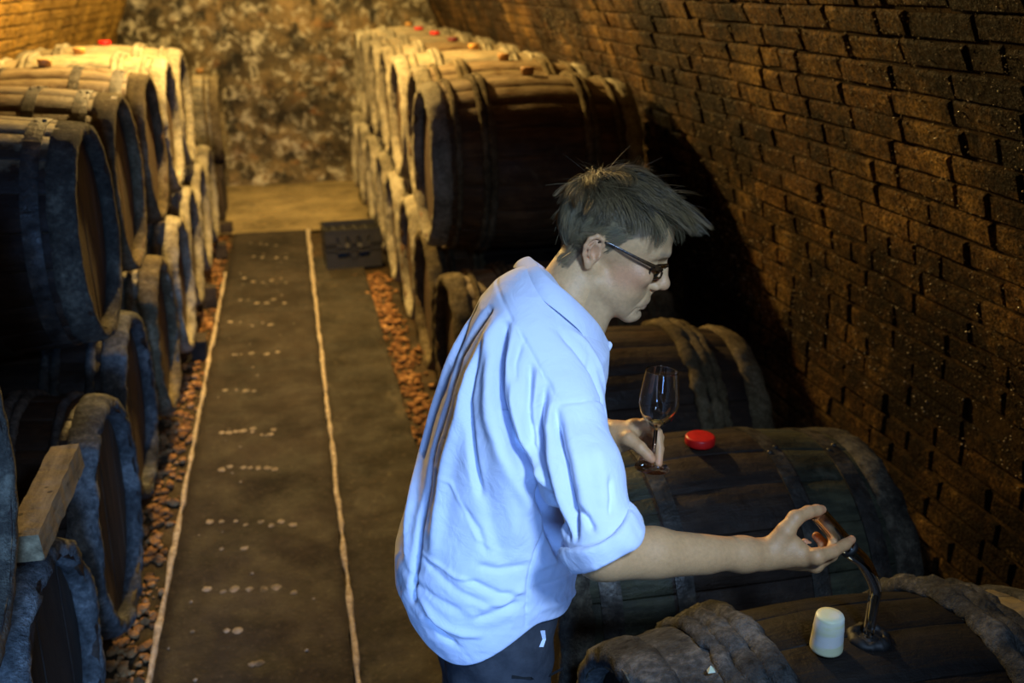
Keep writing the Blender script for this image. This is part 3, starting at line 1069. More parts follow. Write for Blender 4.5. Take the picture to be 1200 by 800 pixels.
def surface_net(f, lo, hi, h):
    lo = np.asarray(lo, float)
    n = np.ceil((np.asarray(hi, float) - lo) / h).astype(int) + 1
    B = 6
    nb = -(-n // B)
    g = np.stack(np.meshgrid(*[np.arange(m) for m in nb], indexing='ij'), -1).reshape(-1, 3)
    cc = lo + (g * B + (B - 1) / 2) * h
    cd = f(cc).reshape(nb)
    D = np.repeat(np.repeat(np.repeat(np.where(cd < 0, -1.0, 1.0).astype(np.float32), B, 0), B, 1), B, 2)[:n[0], :n[1], :n[2]].copy()
    keep = np.abs(cd) < B * h * 1.35
    K = np.repeat(np.repeat(np.repeat(keep, B, 0), B, 1), B, 2)[:n[0], :n[1], :n[2]]
    idx = np.argwhere(K)
    for s in range(0, len(idx), 400000):
        t = idx[s:s + 400000]
        D[t[:, 0], t[:, 1], t[:, 2]] = f(lo + t * h)
    S = D < 0
    cnt = np.zeros(tuple(n - 1), np.int8)
    for dx in (0, 1):
        for dy in (0, 1):
            for dz in (0, 1):
                cnt += S[dx:n[0] - 1 + dx, dy:n[1] - 1 + dy, dz:n[2] - 1 + dz]
    act = np.argwhere((cnt > 0) & (cnt < 8))
    acc = np.zeros((len(act), 3))
    num = np.zeros(len(act))
    val = {}
    for dx in (0, 1):
        for dy in (0, 1):
            for dz in (0, 1):
                val[dx, dy, dz] = D[act[:, 0] + dx, act[:, 1] + dy, act[:, 2] + dz].astype(float)
    for c0 in val:
        for ax in range(3):
            if c0[ax] == 0:
                c1 = list(c0)
                c1[ax] = 1
                a, b = val[c0], val[tuple(c1)]
                m = (a < 0) != (b < 0)
                t = np.where(m, a / np.where(m, a - b, 1), 0)
                p = np.tile(np.array(c0, float), (len(act), 1))
                p[:, ax] = t
                acc[m] += p[m]
                num += m
    V = lo + (act + acc / num[:, None]) * h
    vid = -np.ones(tuple(n - 1), np.int64)
    vid[act[:, 0], act[:, 1], act[:, 2]] = np.arange(len(act))
    Fs = []
    for ax in range(3):
        o1, o2 = [a for a in range(3) if a != ax]
        sl0 = [slice(1, -1)] * 3
        sl1 = [slice(1, -1)] * 3
        sl0[ax] = slice(0, -1)
        sl1[ax] = slice(1, None)
        A, Bq = S[tuple(sl0)], S[tuple(sl1)]
        e = np.argwhere(A != Bq)
        if not len(e):
            continue
        off = np.ones(3, int)
        off[ax] = 0
        e = e + off
        neg = S[e[:, 0], e[:, 1], e[:, 2]]
        q = []
        for s1, s2 in ((-1, -1), (0, -1), (0, 0), (-1, 0)):
            c = e.copy()
            c[:, o1] += s1
            c[:, o2] += s2
            q.append(vid[c[:, 0], c[:, 1], c[:, 2]])
        q = np.stack(q, 1)
        flip = neg if ax != 1 else ~neg
        q[~flip] = q[~flip][:, ::-1]
        Fs.append(q)
    F = np.concatenate(Fs)
    F = F[(F >= 0).all(1)]
    return V, F


def vnormals(V, F):
    N = np.zeros_like(V)
    fn = np.cross(V[F[:, 2]] - V[F[:, 0]], V[F[:, 3]] - V[F[:, 1]])
    for k in range(4):
        for c in range(3):
            N[:, c] += np.bincount(F[:, k], fn[:, c], len(V))
    return N / (np.linalg.norm(N, axis=1)[:, None] + 1e-12)


def relax(V, F, it=1, lam=0.5):
    for _ in range(it):
        A = np.zeros_like(V)
        w = np.zeros(len(V))
        for a, b in ((0, 1), (1, 2), (2, 3), (3, 0)):
            for i, j in ((a, b), (b, a)):
                for c in range(3):
                    A[:, c] += np.bincount(F[:, i], V[F[:, j], c], len(V))
                w += np.bincount(F[:, i], minlength=len(V))
        V = V + lam * (A / np.maximum(w, 1)[:, None] - V)
    return V


def trace(f, u, v, d0=1.0, d1=2.4):
    """where the pixel's line of sight meets an implicit surface"""
    r = ray(u, v)
    t = np.linspace(d0, d1, 500)
    d = f(CC + t[:, None] * r)
    k = np.argmax(d < 0.0005)
    if d[k] >= 0.0005:
        k = np.argmin(d)
    return CC + t[k] * r


def poly_dist(V, pts):
    """distance to a polyline and position 0..1 along it"""
    best = np.full(len(V), 1e9)
    par = np.zeros(len(V))
    n = len(pts) - 1
    for i in range(n):
        a, b = pts[i], pts[i + 1]
        d = b - a
        h = np.clip((V - a) @ d / (d @ d + 1e-12), 0, 1)
        e = np.linalg.norm(V - a - h[:, None] * d, axis=1)
        m = e < best
        best[m] = e[m]
        par[m] = (i + h[m]) / n
    return best, par


def spline(c, r_, n=60):
    c = np.array(c)
    t = np.linspace(0, len(c) - 1, n)
    out, ro = [], []
    for q in t:
        i = min(int(q), len(c) - 2)
        f = q - i
        p0, p1, p2, p3 = c[max(i - 1, 0)], c[i], c[i + 1], c[min(i + 2, len(c) - 1)]
        out.append(0.5 * (2 * p1 + (p2 - p0) * f + (2 * p0 - 5 * p1 + 4 * p2 - p3) * f * f + (3 * p1 - p0 - 3 * p2 + p3) * f ** 3))
        ro.append(r_[i] + (r_[i + 1] - r_[i]) * f)
    return np.array(out), np.array(ro)


# ------------------------------------------------------------------ skin, cloth, hair, glass
def vcol_mat(name, rough, spec, sss=0.0, bump=None):
    a = NT(name, rough, spec)
    at = a.t.nodes.new('ShaderNodeVertexColor')
    at.layer_name = 'tint'
    c = at.outputs['Color']
    if bump:
        c = a.mix(0.5, c, a.ramp(a.noise(bump[0], 4, 0.6), [(0.3, 0.78), (0.7, 1.16)]), 'MULTIPLY')
        a.bump(a.noise(bump[1], 3, 0.6), bump[2], 0.7)
    a.col(c)
    if sss:
        a.b.inputs['Subsurface Weight'].default_value = sss
        a.b.inputs['Subsurface Radius'].default_value = (0.008, 0.003, 0.0015)
        a.b.inputs['Subsurface Scale'].default_value = 0.6
    return a.m


MAT['skin'] = vcol_mat('skin', 0.48, 0.4, 0.12, (130, 420, 0.0009))
MAT['hair'] = vcol_mat('hair', 0.42, 0.45)
a = NT('shirt_cotton', 0.82, 0.25)
a.col(a.mix(0.4, (0.72, 0.765, 0.93), a.ramp(a.noise(9, 3), [(0.3, 0.9), (0.7, 1.06)]), 'MULTIPLY'))
a.b.inputs['Sheen Weight'].default_value = 0.15
a.bump(a.math('ADD', a.noise(26, 4, 0.55, dist=0.8), a.math('MULTIPLY', a.noise(900, 2), 0.04)), 0.005, 0.6)
MAT['shirt'] = a.m
a = NT('trouser_cotton', 0.85, 0.25)
a.col(a.ramp(a.noise(30, 4), [(0.3, (0.030, 0.032, 0.038)), (0.7, (0.060, 0.062, 0.070))]))
a.bump(a.noise(18, 4), 0.006, 0.6)
MAT['trousers'] = a.m
a = NT('glass_clear', 0.0)
a.b.inputs['Transmission Weight'].default_value = 1.0
a.b.inputs['IOR'].default_value = 1.5
a.col((0.97, 0.985, 0.98))
MAT['glass'] = a.m
a = NT('glass_smoky', 0.02)
a.b.inputs['Transmission Weight'].default_value = 1.0
a.b.inputs['IOR'].default_value = 1.5
a.col((0.62, 0.68, 0.72))
MAT['glass_dark'] = a.m
a = NT('wine_gold', 0.0)
a.b.inputs['Transmission Weight'].default_value = 1.0
a.b.inputs['IOR'].default_value = 1.34
a.col((0.95, 0.80, 0.36))
MAT['wine'] = a.m
a = NT('frame_tortoise', 0.22)
a.col(a.ramp(a.noise(120, 3), [(0.35, (0.010, 0.006, 0.004)), (0.7, (0.075, 0.038, 0.014))]))
MAT['spectacle'] = a.m
a = NT('lens_glass', 0.0)
a.b.inputs['Transmission Weight'].default_value = 1.0
a.b.inputs['IOR'].default_value = 1.2
a.col((0.93, 0.93, 0.90))
MAT['lens'] = a.m


def set_tint(me, C):
    ca = me.color_attributes.new('tint', 'FLOAT_COLOR', 'POINT')
    ca.data.foreach_set('color', np.c_[C, np.ones(len(C))].astype(np.float32).ravel())


# ------------------------------------------------------------------ pose (metres, world)
HPSI, HPIT, HS = math.radians(-20.0), math.radians(21.0), 0.945
HR = np.array(Matrix.Rotation(HPSI, 3, 'Z') @ Matrix.Rotation(HPIT, 3, 'Y') @ Matrix.Rotation(math.radians(-2.0), 3, 'X'))   # columns: forward, left, up of the head
HEADC = dep(715, 294.5, 1.72)


def h2w(P):
    return (np.asarray(P) * HS) @ HR.T + HEADC


def w2h(P):
    return (np.asarray(P) - HEADC) @ HR / HS


SH_R = np.array([0.400, 1.430, 1.318])
EL_R = dep(702, 645, 1.515)
WR_R = dep(893, 650, 1.625)
SH_L = np.array([0.43, 1.71, 1.33])
EL_L = np.array([0.475, 1.755, 1.125])
WR_L = dep(722, 512, 1.86)
NECKB = np.array([0.430, 1.568, 1.405])

EARP = [(-0.006, 0.0745, 0.010), (0.001, 0.0775, 0.022), (-0.004, 0.081, 0.0335), (-0.016, 0.0845, 0.0360), (-0.0265, 0.0865, 0.0270), (-0.0290, 0.0865, 0.0125), (-0.0255, 0.0845, -0.0030), (-0.0175, 0.0815, -0.0150)]


def f_head(P):
    Q = P.copy()
    Q[:, 1] = np.abs(Q[:, 1])
    d = ellip(P, (-0.014, 0, 0.050), (0.104, 0.0765, 0.091))
    d = smin(d, ellip(P, (0.042, 0, 0.050), (0.056, 0.063, 0.066)), 0.02)
    d = smin(d, ellip(Q, (0.045, 0.0, -0.018), (0.044, 0.061, 0.062)), 0.02)
    d = smin(d, ellip(Q, (0.040, 0.028, -0.045), (0.042, 0.034, 0.044)), 0.02)          # cheek and jowl
    d = smin(d, cone(Q, (0.002, 0.052, -0.052), (0.076, 0.014, -0.096), 0.015, 0.014), 0.022)
    d = smin(d, ellip(P, (0.050, 0, -0.078), (0.036, 0.040, 0.026)), 0.02)              # chin floor
    d = smin(d, ellip(P, (0.0865, 0, -0.0915), (0.0155, 0.020, 0.0145)), 0.014)           # chin
    d = smin(d, ellip(P, (0.076, 0, -0.058), (0.028, 0.034, 0.030)), 0.012)             # mouth
    d = smin(d, ellip(Q, (0.062, 0.046, -0.008), (0.026, 0.020, 0.020)), 0.014)         # cheekbone
    d = smin(d, chain(Q, [(0.0925, 0.0, 0.038), (0.0900, 0.022, 0.0405), (0.0710, 0.050, 0.036)], [0.0085, 0.0095, 0.0075], 0.01), 0.012)
    d = smax(d, -ellip(Q, (0.104, 0.034, 0.018), (0.022, 0.017, 0.0130)), 0.010)        # eye hollow
    d = smin(d, ellip(Q, (0.0745, 0.032, 0.0145), (0.0138, 0.0148, 0.0138)), 0.004)     # lidded eye
    d = smin(d, chain(Q, [(0.0865, 0.018, 0.0045), (0.083, 0.034, 0.0005), (0.074, 0.046, 0.004)], [0.0042, 0.005, 0.004], 0.004), 0.008)   # bag under the eye
    d = smin(d, chain(P, [(0.0935, 0, 0.028), (0.1020, 0, 0.008), (0.1130, 0, -0.0150)], [0.0075, 0.0085, 0.0110], 0.008), 0.009)
    d = smin(d, ellip(P, (0.1140, 0, -0.0195), (0.0130, 0.0125, 0.0115)), 0.008)
    d = smin(d, ellip(Q, (0.1000, 0.0125, -0.0260), (0.0115, 0.0085, 0.0085)), 0.006)
    d = smin(d, cone(P, (0.106, 0, -0.028), (0.099, 0, -0.040), 0.0055, 0.006), 0.006)
    d = smax(d, -ellip(Q, (0.1060, 0.0066, -0.0325), (0.0050, 0.0032, 0.0042)), 0.003)
    d = smax(d, -chain(Q, [(0.1000, 0.020, -0.022), (0.0935, 0.027, -0.040), (0.087, 0.034, -0.058), (0.080, 0.037, -0.072)], [0.0006, 0.0008, 0.0008, 0.0005], 0.003), 0.006)   # fold from nose to mouth
    d = smin(d, chain(Q, [(0.1000, 0.0, -0.0575), (0.0970, 0.010, -0.0590), (0.0870, 0.0245, -0.0680)], [0.0052, 0.0048, 0.003], 0.004), 0.005)
    d = smin(d, chain(Q, [(0.0965, 0.0, -0.0715), (0.0935, 0.010, -0.0715), (0.0850, 0.0235, -0.0700)], [0.0060, 0.0054, 0.003], 0.004), 0.006)
    d = smax(d, -chain(Q, [(0.1055, 0.0, -0.0650), (0.1000, 0.011, -0.0655), (0.0880, 0.0285, -0.0725)], [0.0007, 0.0007, 0.0008], 0.001), 0.0025)
    d = smax(d, -chain(Q, [(0.102, 0.0, -0.0815), (0.0930, 0.018, -0.0805)], [0.0025, 0.0018], 0.002), 0.008)
    d = smax(d, -chain(Q, [(0.084, 0.031, -0.074), (0.076, 0.032, -0.092)], [0.0005, 0.0005], 0.002), 0.005)
    # ear
    Q = Q - np.array([-0.021, 0.0, -0.001])
    e = ellip(Q, (-0.0130, 0.0770, 0.0090), (0.0165, 0.0065, 0.0260), ER)
    e = smax(e, -ellip(Q, (-0.0085, 0.0850, 0.0060), (0.0105, 0.0085, 0.0135), ER), 0.004)
    e = smin(e, chain(Q, EARP, [0.0032, 0.0034, 0.0038, 0.0042, 0.0042, 0.0038, 0.0034, 0.0036], 0.003), 0.003)
    e = smin(e, chain(Q, [(-0.0150, 0.0860, 0.0250), (-0.0200, 0.0870, 0.0120), (-0.0170, 0.0850, 0.0000), (-0.0100, 0.0820, -0.0060)], [0.0020, 0.0030, 0.0030, 0.0024], 0.003), 0.003)
    e = smin(e, ellip(Q, (-0.0110, 0.0790, -0.0190), (0.0075, 0.0050, 0.0090)), 0.005)
    e = smin(e, ellip(Q, (0.0010, 0.0790, 0.0010), (0.0040, 0.0045, 0.0060)), 0.003)
    d = smin(d, e, 0.004)
    Q = Q + np.array([-0.021, 0.0, -0.001])
    # neck
    nb = NECKH
    nk = cone(P, (-0.030, 0, -0.020), nb, 0.053, 0.062)
    nk = smin(nk, cone(P, (0.020, 0, -0.070), nb + np.array([0.055, 0, -0.015]), 0.030, 0.040), 0.03)
    nk = smin(nk, cone(Q, (-0.022, 0.058, -0.030), NECKF, 0.013, 0.012), 0.012)         # the long neck muscle
    nk = smin(nk, cone(Q, (-0.050, 0.030, -0.02), nb + np.array([-0.035, 0.05, 0.0]), 0.022, 0.03), 0.02)
    for k, (a0, b0) in enumerate((((0.006, .060, -.060), (0.020, .050, -.125)), ((-0.012, .062, -.052), (0.004, .058, -.120)), ((0.028, .045, -.088), (0.036, .035, -.135)))):
        nk = smax(nk, -cone(Q, a0, b0, 0.0012, 0.0012), 0.006)                            # neck creases
    return smin(d, nk, 0.014)


ER = np.array(Matrix.Rotation(math.radians(-14), 3, 'Y'))
NECKH = w2h(NECKB)
NECKH[1] *= 0.8
NECKF = w2h(np.array([0.490, 1.560, 1.372]))
NECKF[1] = 0.015


# hands: world-space skeletons read against the photograph
def P_(u, v, d):
    return dep(u, v, d)


RH_FINGERS = dict(
    index=([P_(942, 652, 1.615), P_(957, 652, 1.600), P_(976, 646, 1.612), P_(990, 638, 1.630), P_(998, 632, 1.640)], [0.0150, 0.0125, 0.0105, 0.0092, 0.0072]),
    middle=([P_(940, 657, 1.640), P_(955, 661, 1.632), P_(974, 650, 1.650), P_(978, 632, 1.675), P_(969, 617, 1.690), P_(965, 606, 1.690)], [0.015, 0.0128, 0.0108, 0.0096, 0.0088, 0.0072]),
    ring=([P_(934, 660, 1.665), P_(947, 665, 1.668), P_(964, 655, 1.690), P_(966, 638, 1.708), P_(957, 628, 1.712)], [0.015, 0.0122, 0.0102, 0.0092, 0.0078]),
    little=([P_(928, 660, 1.690), P_(938, 664, 1.695), P_(950, 654, 1.715), P_(950, 641, 1.727), P_(943, 635, 1.725)], [0.0135, 0.0108, 0.0090, 0.0082, 0.0068]),
    thumb=([P_(905, 643, 1.625), P_(921, 622, 1.618), P_(932, 607, 1.622), P_(947, 600, 1.636), P_(957, 598, 1.648), P_(963, 597, 1.655)], [0.020, 0.0155, 0.0118, 0.0108, 0.0100, 0.0080]))


def f_rhand(P):
    d = chain(P, [EL_R, EL_R + 0.32 * (WR_R - EL_R) + np.array([0, 0, .002]), WR_R - 0.12 * (WR_R - EL_R), WR_R], [0.039, 0.0345, 0.0262, 0.0250], 0.02)
    d = smin(d, cone(P, EL_R + np.array([0.02, -0.01, -0.012]), EL_R + 0.62 * (WR_R - EL_R) + np.array([0, 0, -.010]), 0.026, 0.016), 0.03)
    up = SH_R + 0.55 * (EL_R - SH_R)
    d = smin(d, cone(P, up, EL_R, 0.045, 0.040), 0.02)
    d = smin(d, cone(P, WR_R, P_(940, 651, 1.622), 0.0205, 0.0185), 0.012)                # palm
    d = smin(d, cone(P, WR_R, P_(937, 656, 1.650), 0.0205, 0.0185), 0.012)
    d = smin(d, cone(P, WR_R + np.array([0, .012, 0]), P_(930, 658, 1.680), 0.0185, 0.0160), 0.012)
    d = smin(d, cone(P, P_(908, 646, 1.625), P_(928, 640, 1.625), 0.0190, 0.0180), 0.012)
    d = smin(d, cone(P, P_(922, 632, 1.622), P_(936, 648, 1.620), 0.0110, 0.0130), 0.014)   # web between thumb and index
    for nm, (pts, rad) in RH_FINGERS.items():
        d = smin(d, chain(P, pts, rad, 0.004), 0.0075)
    for nm in RH_FINGERS:                                                                 # nails as shallow flats, knuckle bumps
        pts, rad = RH_FINGERS[nm]
        d = smin(d, np.linalg.norm(P - pts[1 if nm != 'thumb' else 2], axis=1) - rad[1 if nm != 'thumb' else 2] * 1.06, 0.006)
    return d


GB = dep(764, 548, 1.800)                         # foot of the wine glass
GT = dep(776, 434, 1.800 - 0.052)
GAX = (GT - GB) / np.linalg.norm(GT - GB)
GLEN = np.linalg.norm(GT - GB)
STEM = lambda t: GB + GAX * t

LH_FINGERS = dict(
    index=([P_(742, 500, 1.840), P_(757, 497, 1.826), P_(770, 507, 1.815), P_(772.5, 526, 1.808), P_(772, 543, 1.800)], [0.0145, 0.0118, 0.0098, 0.0088, 0.0070]),
    middle=([P_(744, 504, 1.862), P_(759, 502, 1.858), P_(772, 512, 1.845), P_(772, 524, 1.835), P_(768, 532, 1.828)], [0.0145, 0.0118, 0.0098, 0.0088, 0.0072]),
    ring=([P_(742, 512, 1.880), P_(757, 511, 1.880), P_(769, 519, 1.868), P_(767, 529, 1.852), P_(761, 533, 1.845)], [0.0140, 0.0112, 0.0094, 0.0085, 0.0072]),
    little=([P_(738, 519, 1.892), P_(750, 520, 1.893), P_(760, 527, 1.882), P_(758, 535, 1.868), P_(753, 538, 1.862)], [0.0125, 0.0100, 0.0084, 0.0078, 0.0066]),
    thumb=([P_(722, 512, 1.842), P_(737, 514, 1.812), P_(750, 524, 1.798), P_(760, 534, 1.792), P_(764, 538, 1.790)], [0.0165, 0.0140, 0.0112, 0.0098, 0.0078]))


def f_lhand(P):
    d = chain(P, [EL_L, EL_L + 0.35 * (WR_L - EL_L), WR_L], [0.041, 0.037, 0.0265], 0.03)
    d = smin(d, cone(P, SH_L + 0.6 * (EL_L - SH_L), EL_L, 0.045, 0.040), 0.02)
    d = smin(d, cone(P, WR_L, P_(744, 501, 1.838), 0.0245, 0.0165), 0.016)
    d = smin(d, cone(P, WR_L, P_(744, 507, 1.862), 0.0245, 0.0165), 0.016)
    d = smin(d, cone(P, WR_L, P_(740, 517, 1.885), 0.0225, 0.0140), 0.016)
    d = smin(d, cone(P, P_(722, 510, 1.845), P_(737, 508, 1.830), 0.0210, 0.0165), 0.014)
    for nm, (pts, rad) in LH_FINGERS.items():
        d = smin(d, chain(P, pts, rad, 0.004), 0.0065)
    return d


# ------------------------------------------------------------------ shirt
TZ = np.array([0.78, 0.84, 0.90, 0.95, 1.00, 1.08, 1.145, 1.23, 1.32, 1.36, 1.40, 1.44, 1.47, 1.50])
TB = np.array([0.195, 0.172, 0.140, 0.124, 0.126, 0.152, 0.182, 0.207, 0.237, 0.254, 0.270, 0.288, 0.314, 0.352])
TF = np.array([0.430, 0.440, 0.452, 0.462, 0.470, 0.475, 0.478, 0.495, 0.516, 0.518, 0.492, 0.456, 0.427, 0.398])
TA = np.array([0.165, 0.175, 0.185, 0.192, 0.196, 0.198, 0.198, 0.200, 0.192, 0.172, 0.142, 0.108, 0.076, 0.024])
TY = np.array([1.515, 1.515, 1.52, 1.525, 1.53, 1.54, 1.545, 1.55, 1.555, 1.555, 1.555, 1.555, 1.555, 1.555])


def f_torso(P, shrink=0.0):
    z = P[:, 2]
    b0, f0, a0, y0 = (np.interp(z, TZ, T) for T in (TB, TF, TA, TY))
    cx, hb, ha = (b0 + f0) / 2, np.maximum((f0 - b0) / 2 - shrink, 0.004), np.maximum(a0 - shrink, 0.004)
    p = np.abs((P[:, 0] - cx - 0.13 * (P[:, 1] - y0)) / hb)
    q = np.abs((P[:, 1] - y0) / ha)
    r = (p ** 2.12 + q ** 2.12) ** (1 / 2.12)
    d = (r - 1) * np.minimum(hb, ha) * 0.9
    return smax(d, z - 1.500 + shrink, 0.02)


CUFF = dep(704, 628, 1.505)
CAX = (0.52 * CR - 0.80 * CU + 0.20 * CF)
CAX = CAX / np.linalg.norm(CAX)
CUFF_L = SH_L + 0.98 * (EL_L - SH_L)


def f_shirt0(P):
    d = f_torso(P)
    mid = SH_R + 0.5 * (CUFF - SH_R) + np.array([-0.006, -0.02, -0.006])
    sl = chain(P, [SH_R + np.array([-0.010, 0.03, 0.010]), SH_R + np.array([-0.004, -0.022, -0.030]), mid, CUFF], [0.066, 0.064, 0.0620, 0.0570], 0.03)
    sl = np.maximum(sl, (P - CUFF) @ CAX - 0.004)
    d = smin(d, sl, 0.030)
    sl = chain(P, [SH_L + np.array([-0.005, -0.03, -0.005]), SH_L + np.array([0.0, 0.02, -0.04]), CUFF_L], [0.070, 0.066, 0.058], 0.03)
    d = smin(d, sl, 0.035)
    return d


def hem_z(P):
    s = np.clip(np.abs(P[:, 0] - 0.345) / 0.175, 0, 1.3)
    return 0.940 - 0.070 * s ** 1.6 * (3 - 2 * np.clip(s, 0, 1)) / 1.0 + 0.01 * np.sin(P[:, 1] * 22)


def f_shirt(P):
    d = f_shirt0(P)
    d = smax(d, hem_z(P) - P[:, 2], 0.006)
    d = smax(d, -(f_head(w2h(P)) - 0.004), 0.01)
    return d


# folds: pixel polylines set down on the cloth, amplitude (m, minus = valley), width (m)
FOLDS = [
    ([(572, 366), (561, 379), (541, 415), (525, 470), (507, 530), (497, 590), (489, 642), (483, 700)], -0.0270, 0.0080),
    ([(585, 372), (572, 400), (553, 440), (540, 490), (524, 545), (515, 600), (508, 650)], 0.0085, 0.014),
    ([(553, 372), (535, 415), (515, 470), (498, 530), (485, 590), (476, 650)], 0.0080, 0.010),
    ([(592, 382), (586, 425), (584, 462), (590, 490), (602, 522), (624, 564), (642, 598), (650, 628)], -0.0280, 0.0075),
    ([(640, 582), (649, 604), (655, 626), (660, 648)], -0.0300, 0.0130),
    ([(601, 385), (597, 430), (598, 470), (612, 512), (632, 548), (640, 570)], 0.0090, 0.010),
    ([(580, 390), (573, 440), (573, 490), (588, 530), (608, 570), (622, 600)], 0.0065, 0.012),
    ([(571, 400), (556, 440), (549, 470), (551, 510), (556, 548), (562, 580)], -0.0100, 0.0065),
    ([(606, 402), (598, 440), (594, 480), (600, 510)], -0.0045, 0.005),
    ([(622, 425), (621, 455), (619, 492), (622, 520), (632, 548)], -0.0105, 0.0060),
    ([(640, 450), (634, 476), (630, 500), (633, 530), (640, 560), (650, 590), (661, 625)], -0.0150, 0.0070),
    ([(648, 468), (643, 500), (646, 535), (654, 570), (664, 610)], 0.0060, 0.008),
    ([(651, 479), (655, 509), (663, 542), (669, 575), (673, 603), (674, 630)], -0.0125, 0.0058),
    ([(662, 482), (668, 512), (676, 545), (683, 580), (686, 605)], 0.0045, 0.011),
    ([(677, 594), (688, 607), (696, 622)], -0.0060, 0.0045),
    ([(656, 600), (662, 615), (667, 632)], -0.0070, 0.0045),
    ([(714, 560), (716, 585), (715, 606)], -0.0040, 0.004),
    ([(655, 388), (678, 412), (697, 440), (708, 470)], -0.0050, 0.007),
    ([(668, 386), (688, 405), (703, 430), (712, 460)], 0.0035, 0.007),
    ([(690, 420), (702, 455), (712, 490)], -0.0045, 0.005),
    ([(560, 355), (548, 385), (532, 425)], -0.0050, 0.005),
    ([(612, 398), (604, 425), (603, 450)], -0.0040, 0.0045),
    ([(630, 432), (624, 462), (621, 480)], 0.0035, 0.006),
    ([(546, 678), (566, 688), (585, 696), (612, 699)], -0.0045, 0.006),
    ([(560, 662), (584, 668), (616, 662)], -0.0035, 0.006),
    ([(556, 726), (580, 718), (610, 706)], -0.0045, 0.007),
    ([(560, 712), (590, 706), (614, 690)], 0.0030, 0.006),
    ([(500, 724), (518, 744), (536, 756)], -0.0055, 0.007),
    ([(492, 700), (512, 728), (540, 742), (566, 744)], 0.0040, 0.007),
    ([(506, 542), (530, 566), (546, 602), (560, 632), (588, 648)], 0.0024, 0.003),
    ([(488, 640), (512, 660), (534, 676), (556, 680)], 0.0026, 0.0035),
    ([(498, 655), (520, 680), (552, 700), (580, 712)], -0.0030, 0.006),
    ([(540, 590), (560, 620), (570, 650)], -0.0030, 0.006),
    ([(474, 668), (494, 690), (520, 706), (545, 720)], -0.0032, 0.008),
    ([(624, 690), (650, 684), (676, 668)], -0.0045, 0.008),
    ([(628, 664), (650, 656), (668, 652)], 0.0035, 0.008),
    ([(630, 712), (654, 706), (676, 690)], 0.0035, 0.008),
    ([(580, 520), (590, 560), (602, 600), (606, 640)], 0.0045, 0.016),
    ([(566, 560), (575, 610), (590, 660)], -0.0030, 0.012),
    ([(696, 520), (706, 560), (708, 595)], 0.0030, 0.014),
]
SEAMS = [
    ([(580, 320), (586, 345), (598, 372), (612, 395), (625, 418), (640, 445), (655, 472)], -0.0026, 0.0036),
    ([(655, 474), (680, 470), (702, 468), (714, 476)], -0.0026, 0.0036),
    ([(638, 622), (626, 650), (618, 686), (616, 734)], -0.0026, 0.0036),
]


def drape(f, V, N, folds, keep=None):
    D = np.zeros(len(V))
    for pix, amp, w in folds:
        pts = np.array([trace(f, u, v) for u, v in pix])
        lo, hi = pts.min(0) - 4 * w, pts.max(0) + 4 * w
        m = np.where(((V > lo) & (V < hi)).all(1))[0]
        if not len(m):
            continue
        d, t = poly_dist(V[m], pts)
        taper = np.clip(t / 0.16, 0, 1) * np.clip((1 - t) / 0.16, 0, 1)
        D[m] += 1.65 * amp * np.exp(-(d / w) ** 2) * (0.25 + 0.75 * taper ** 0.7)
    return D


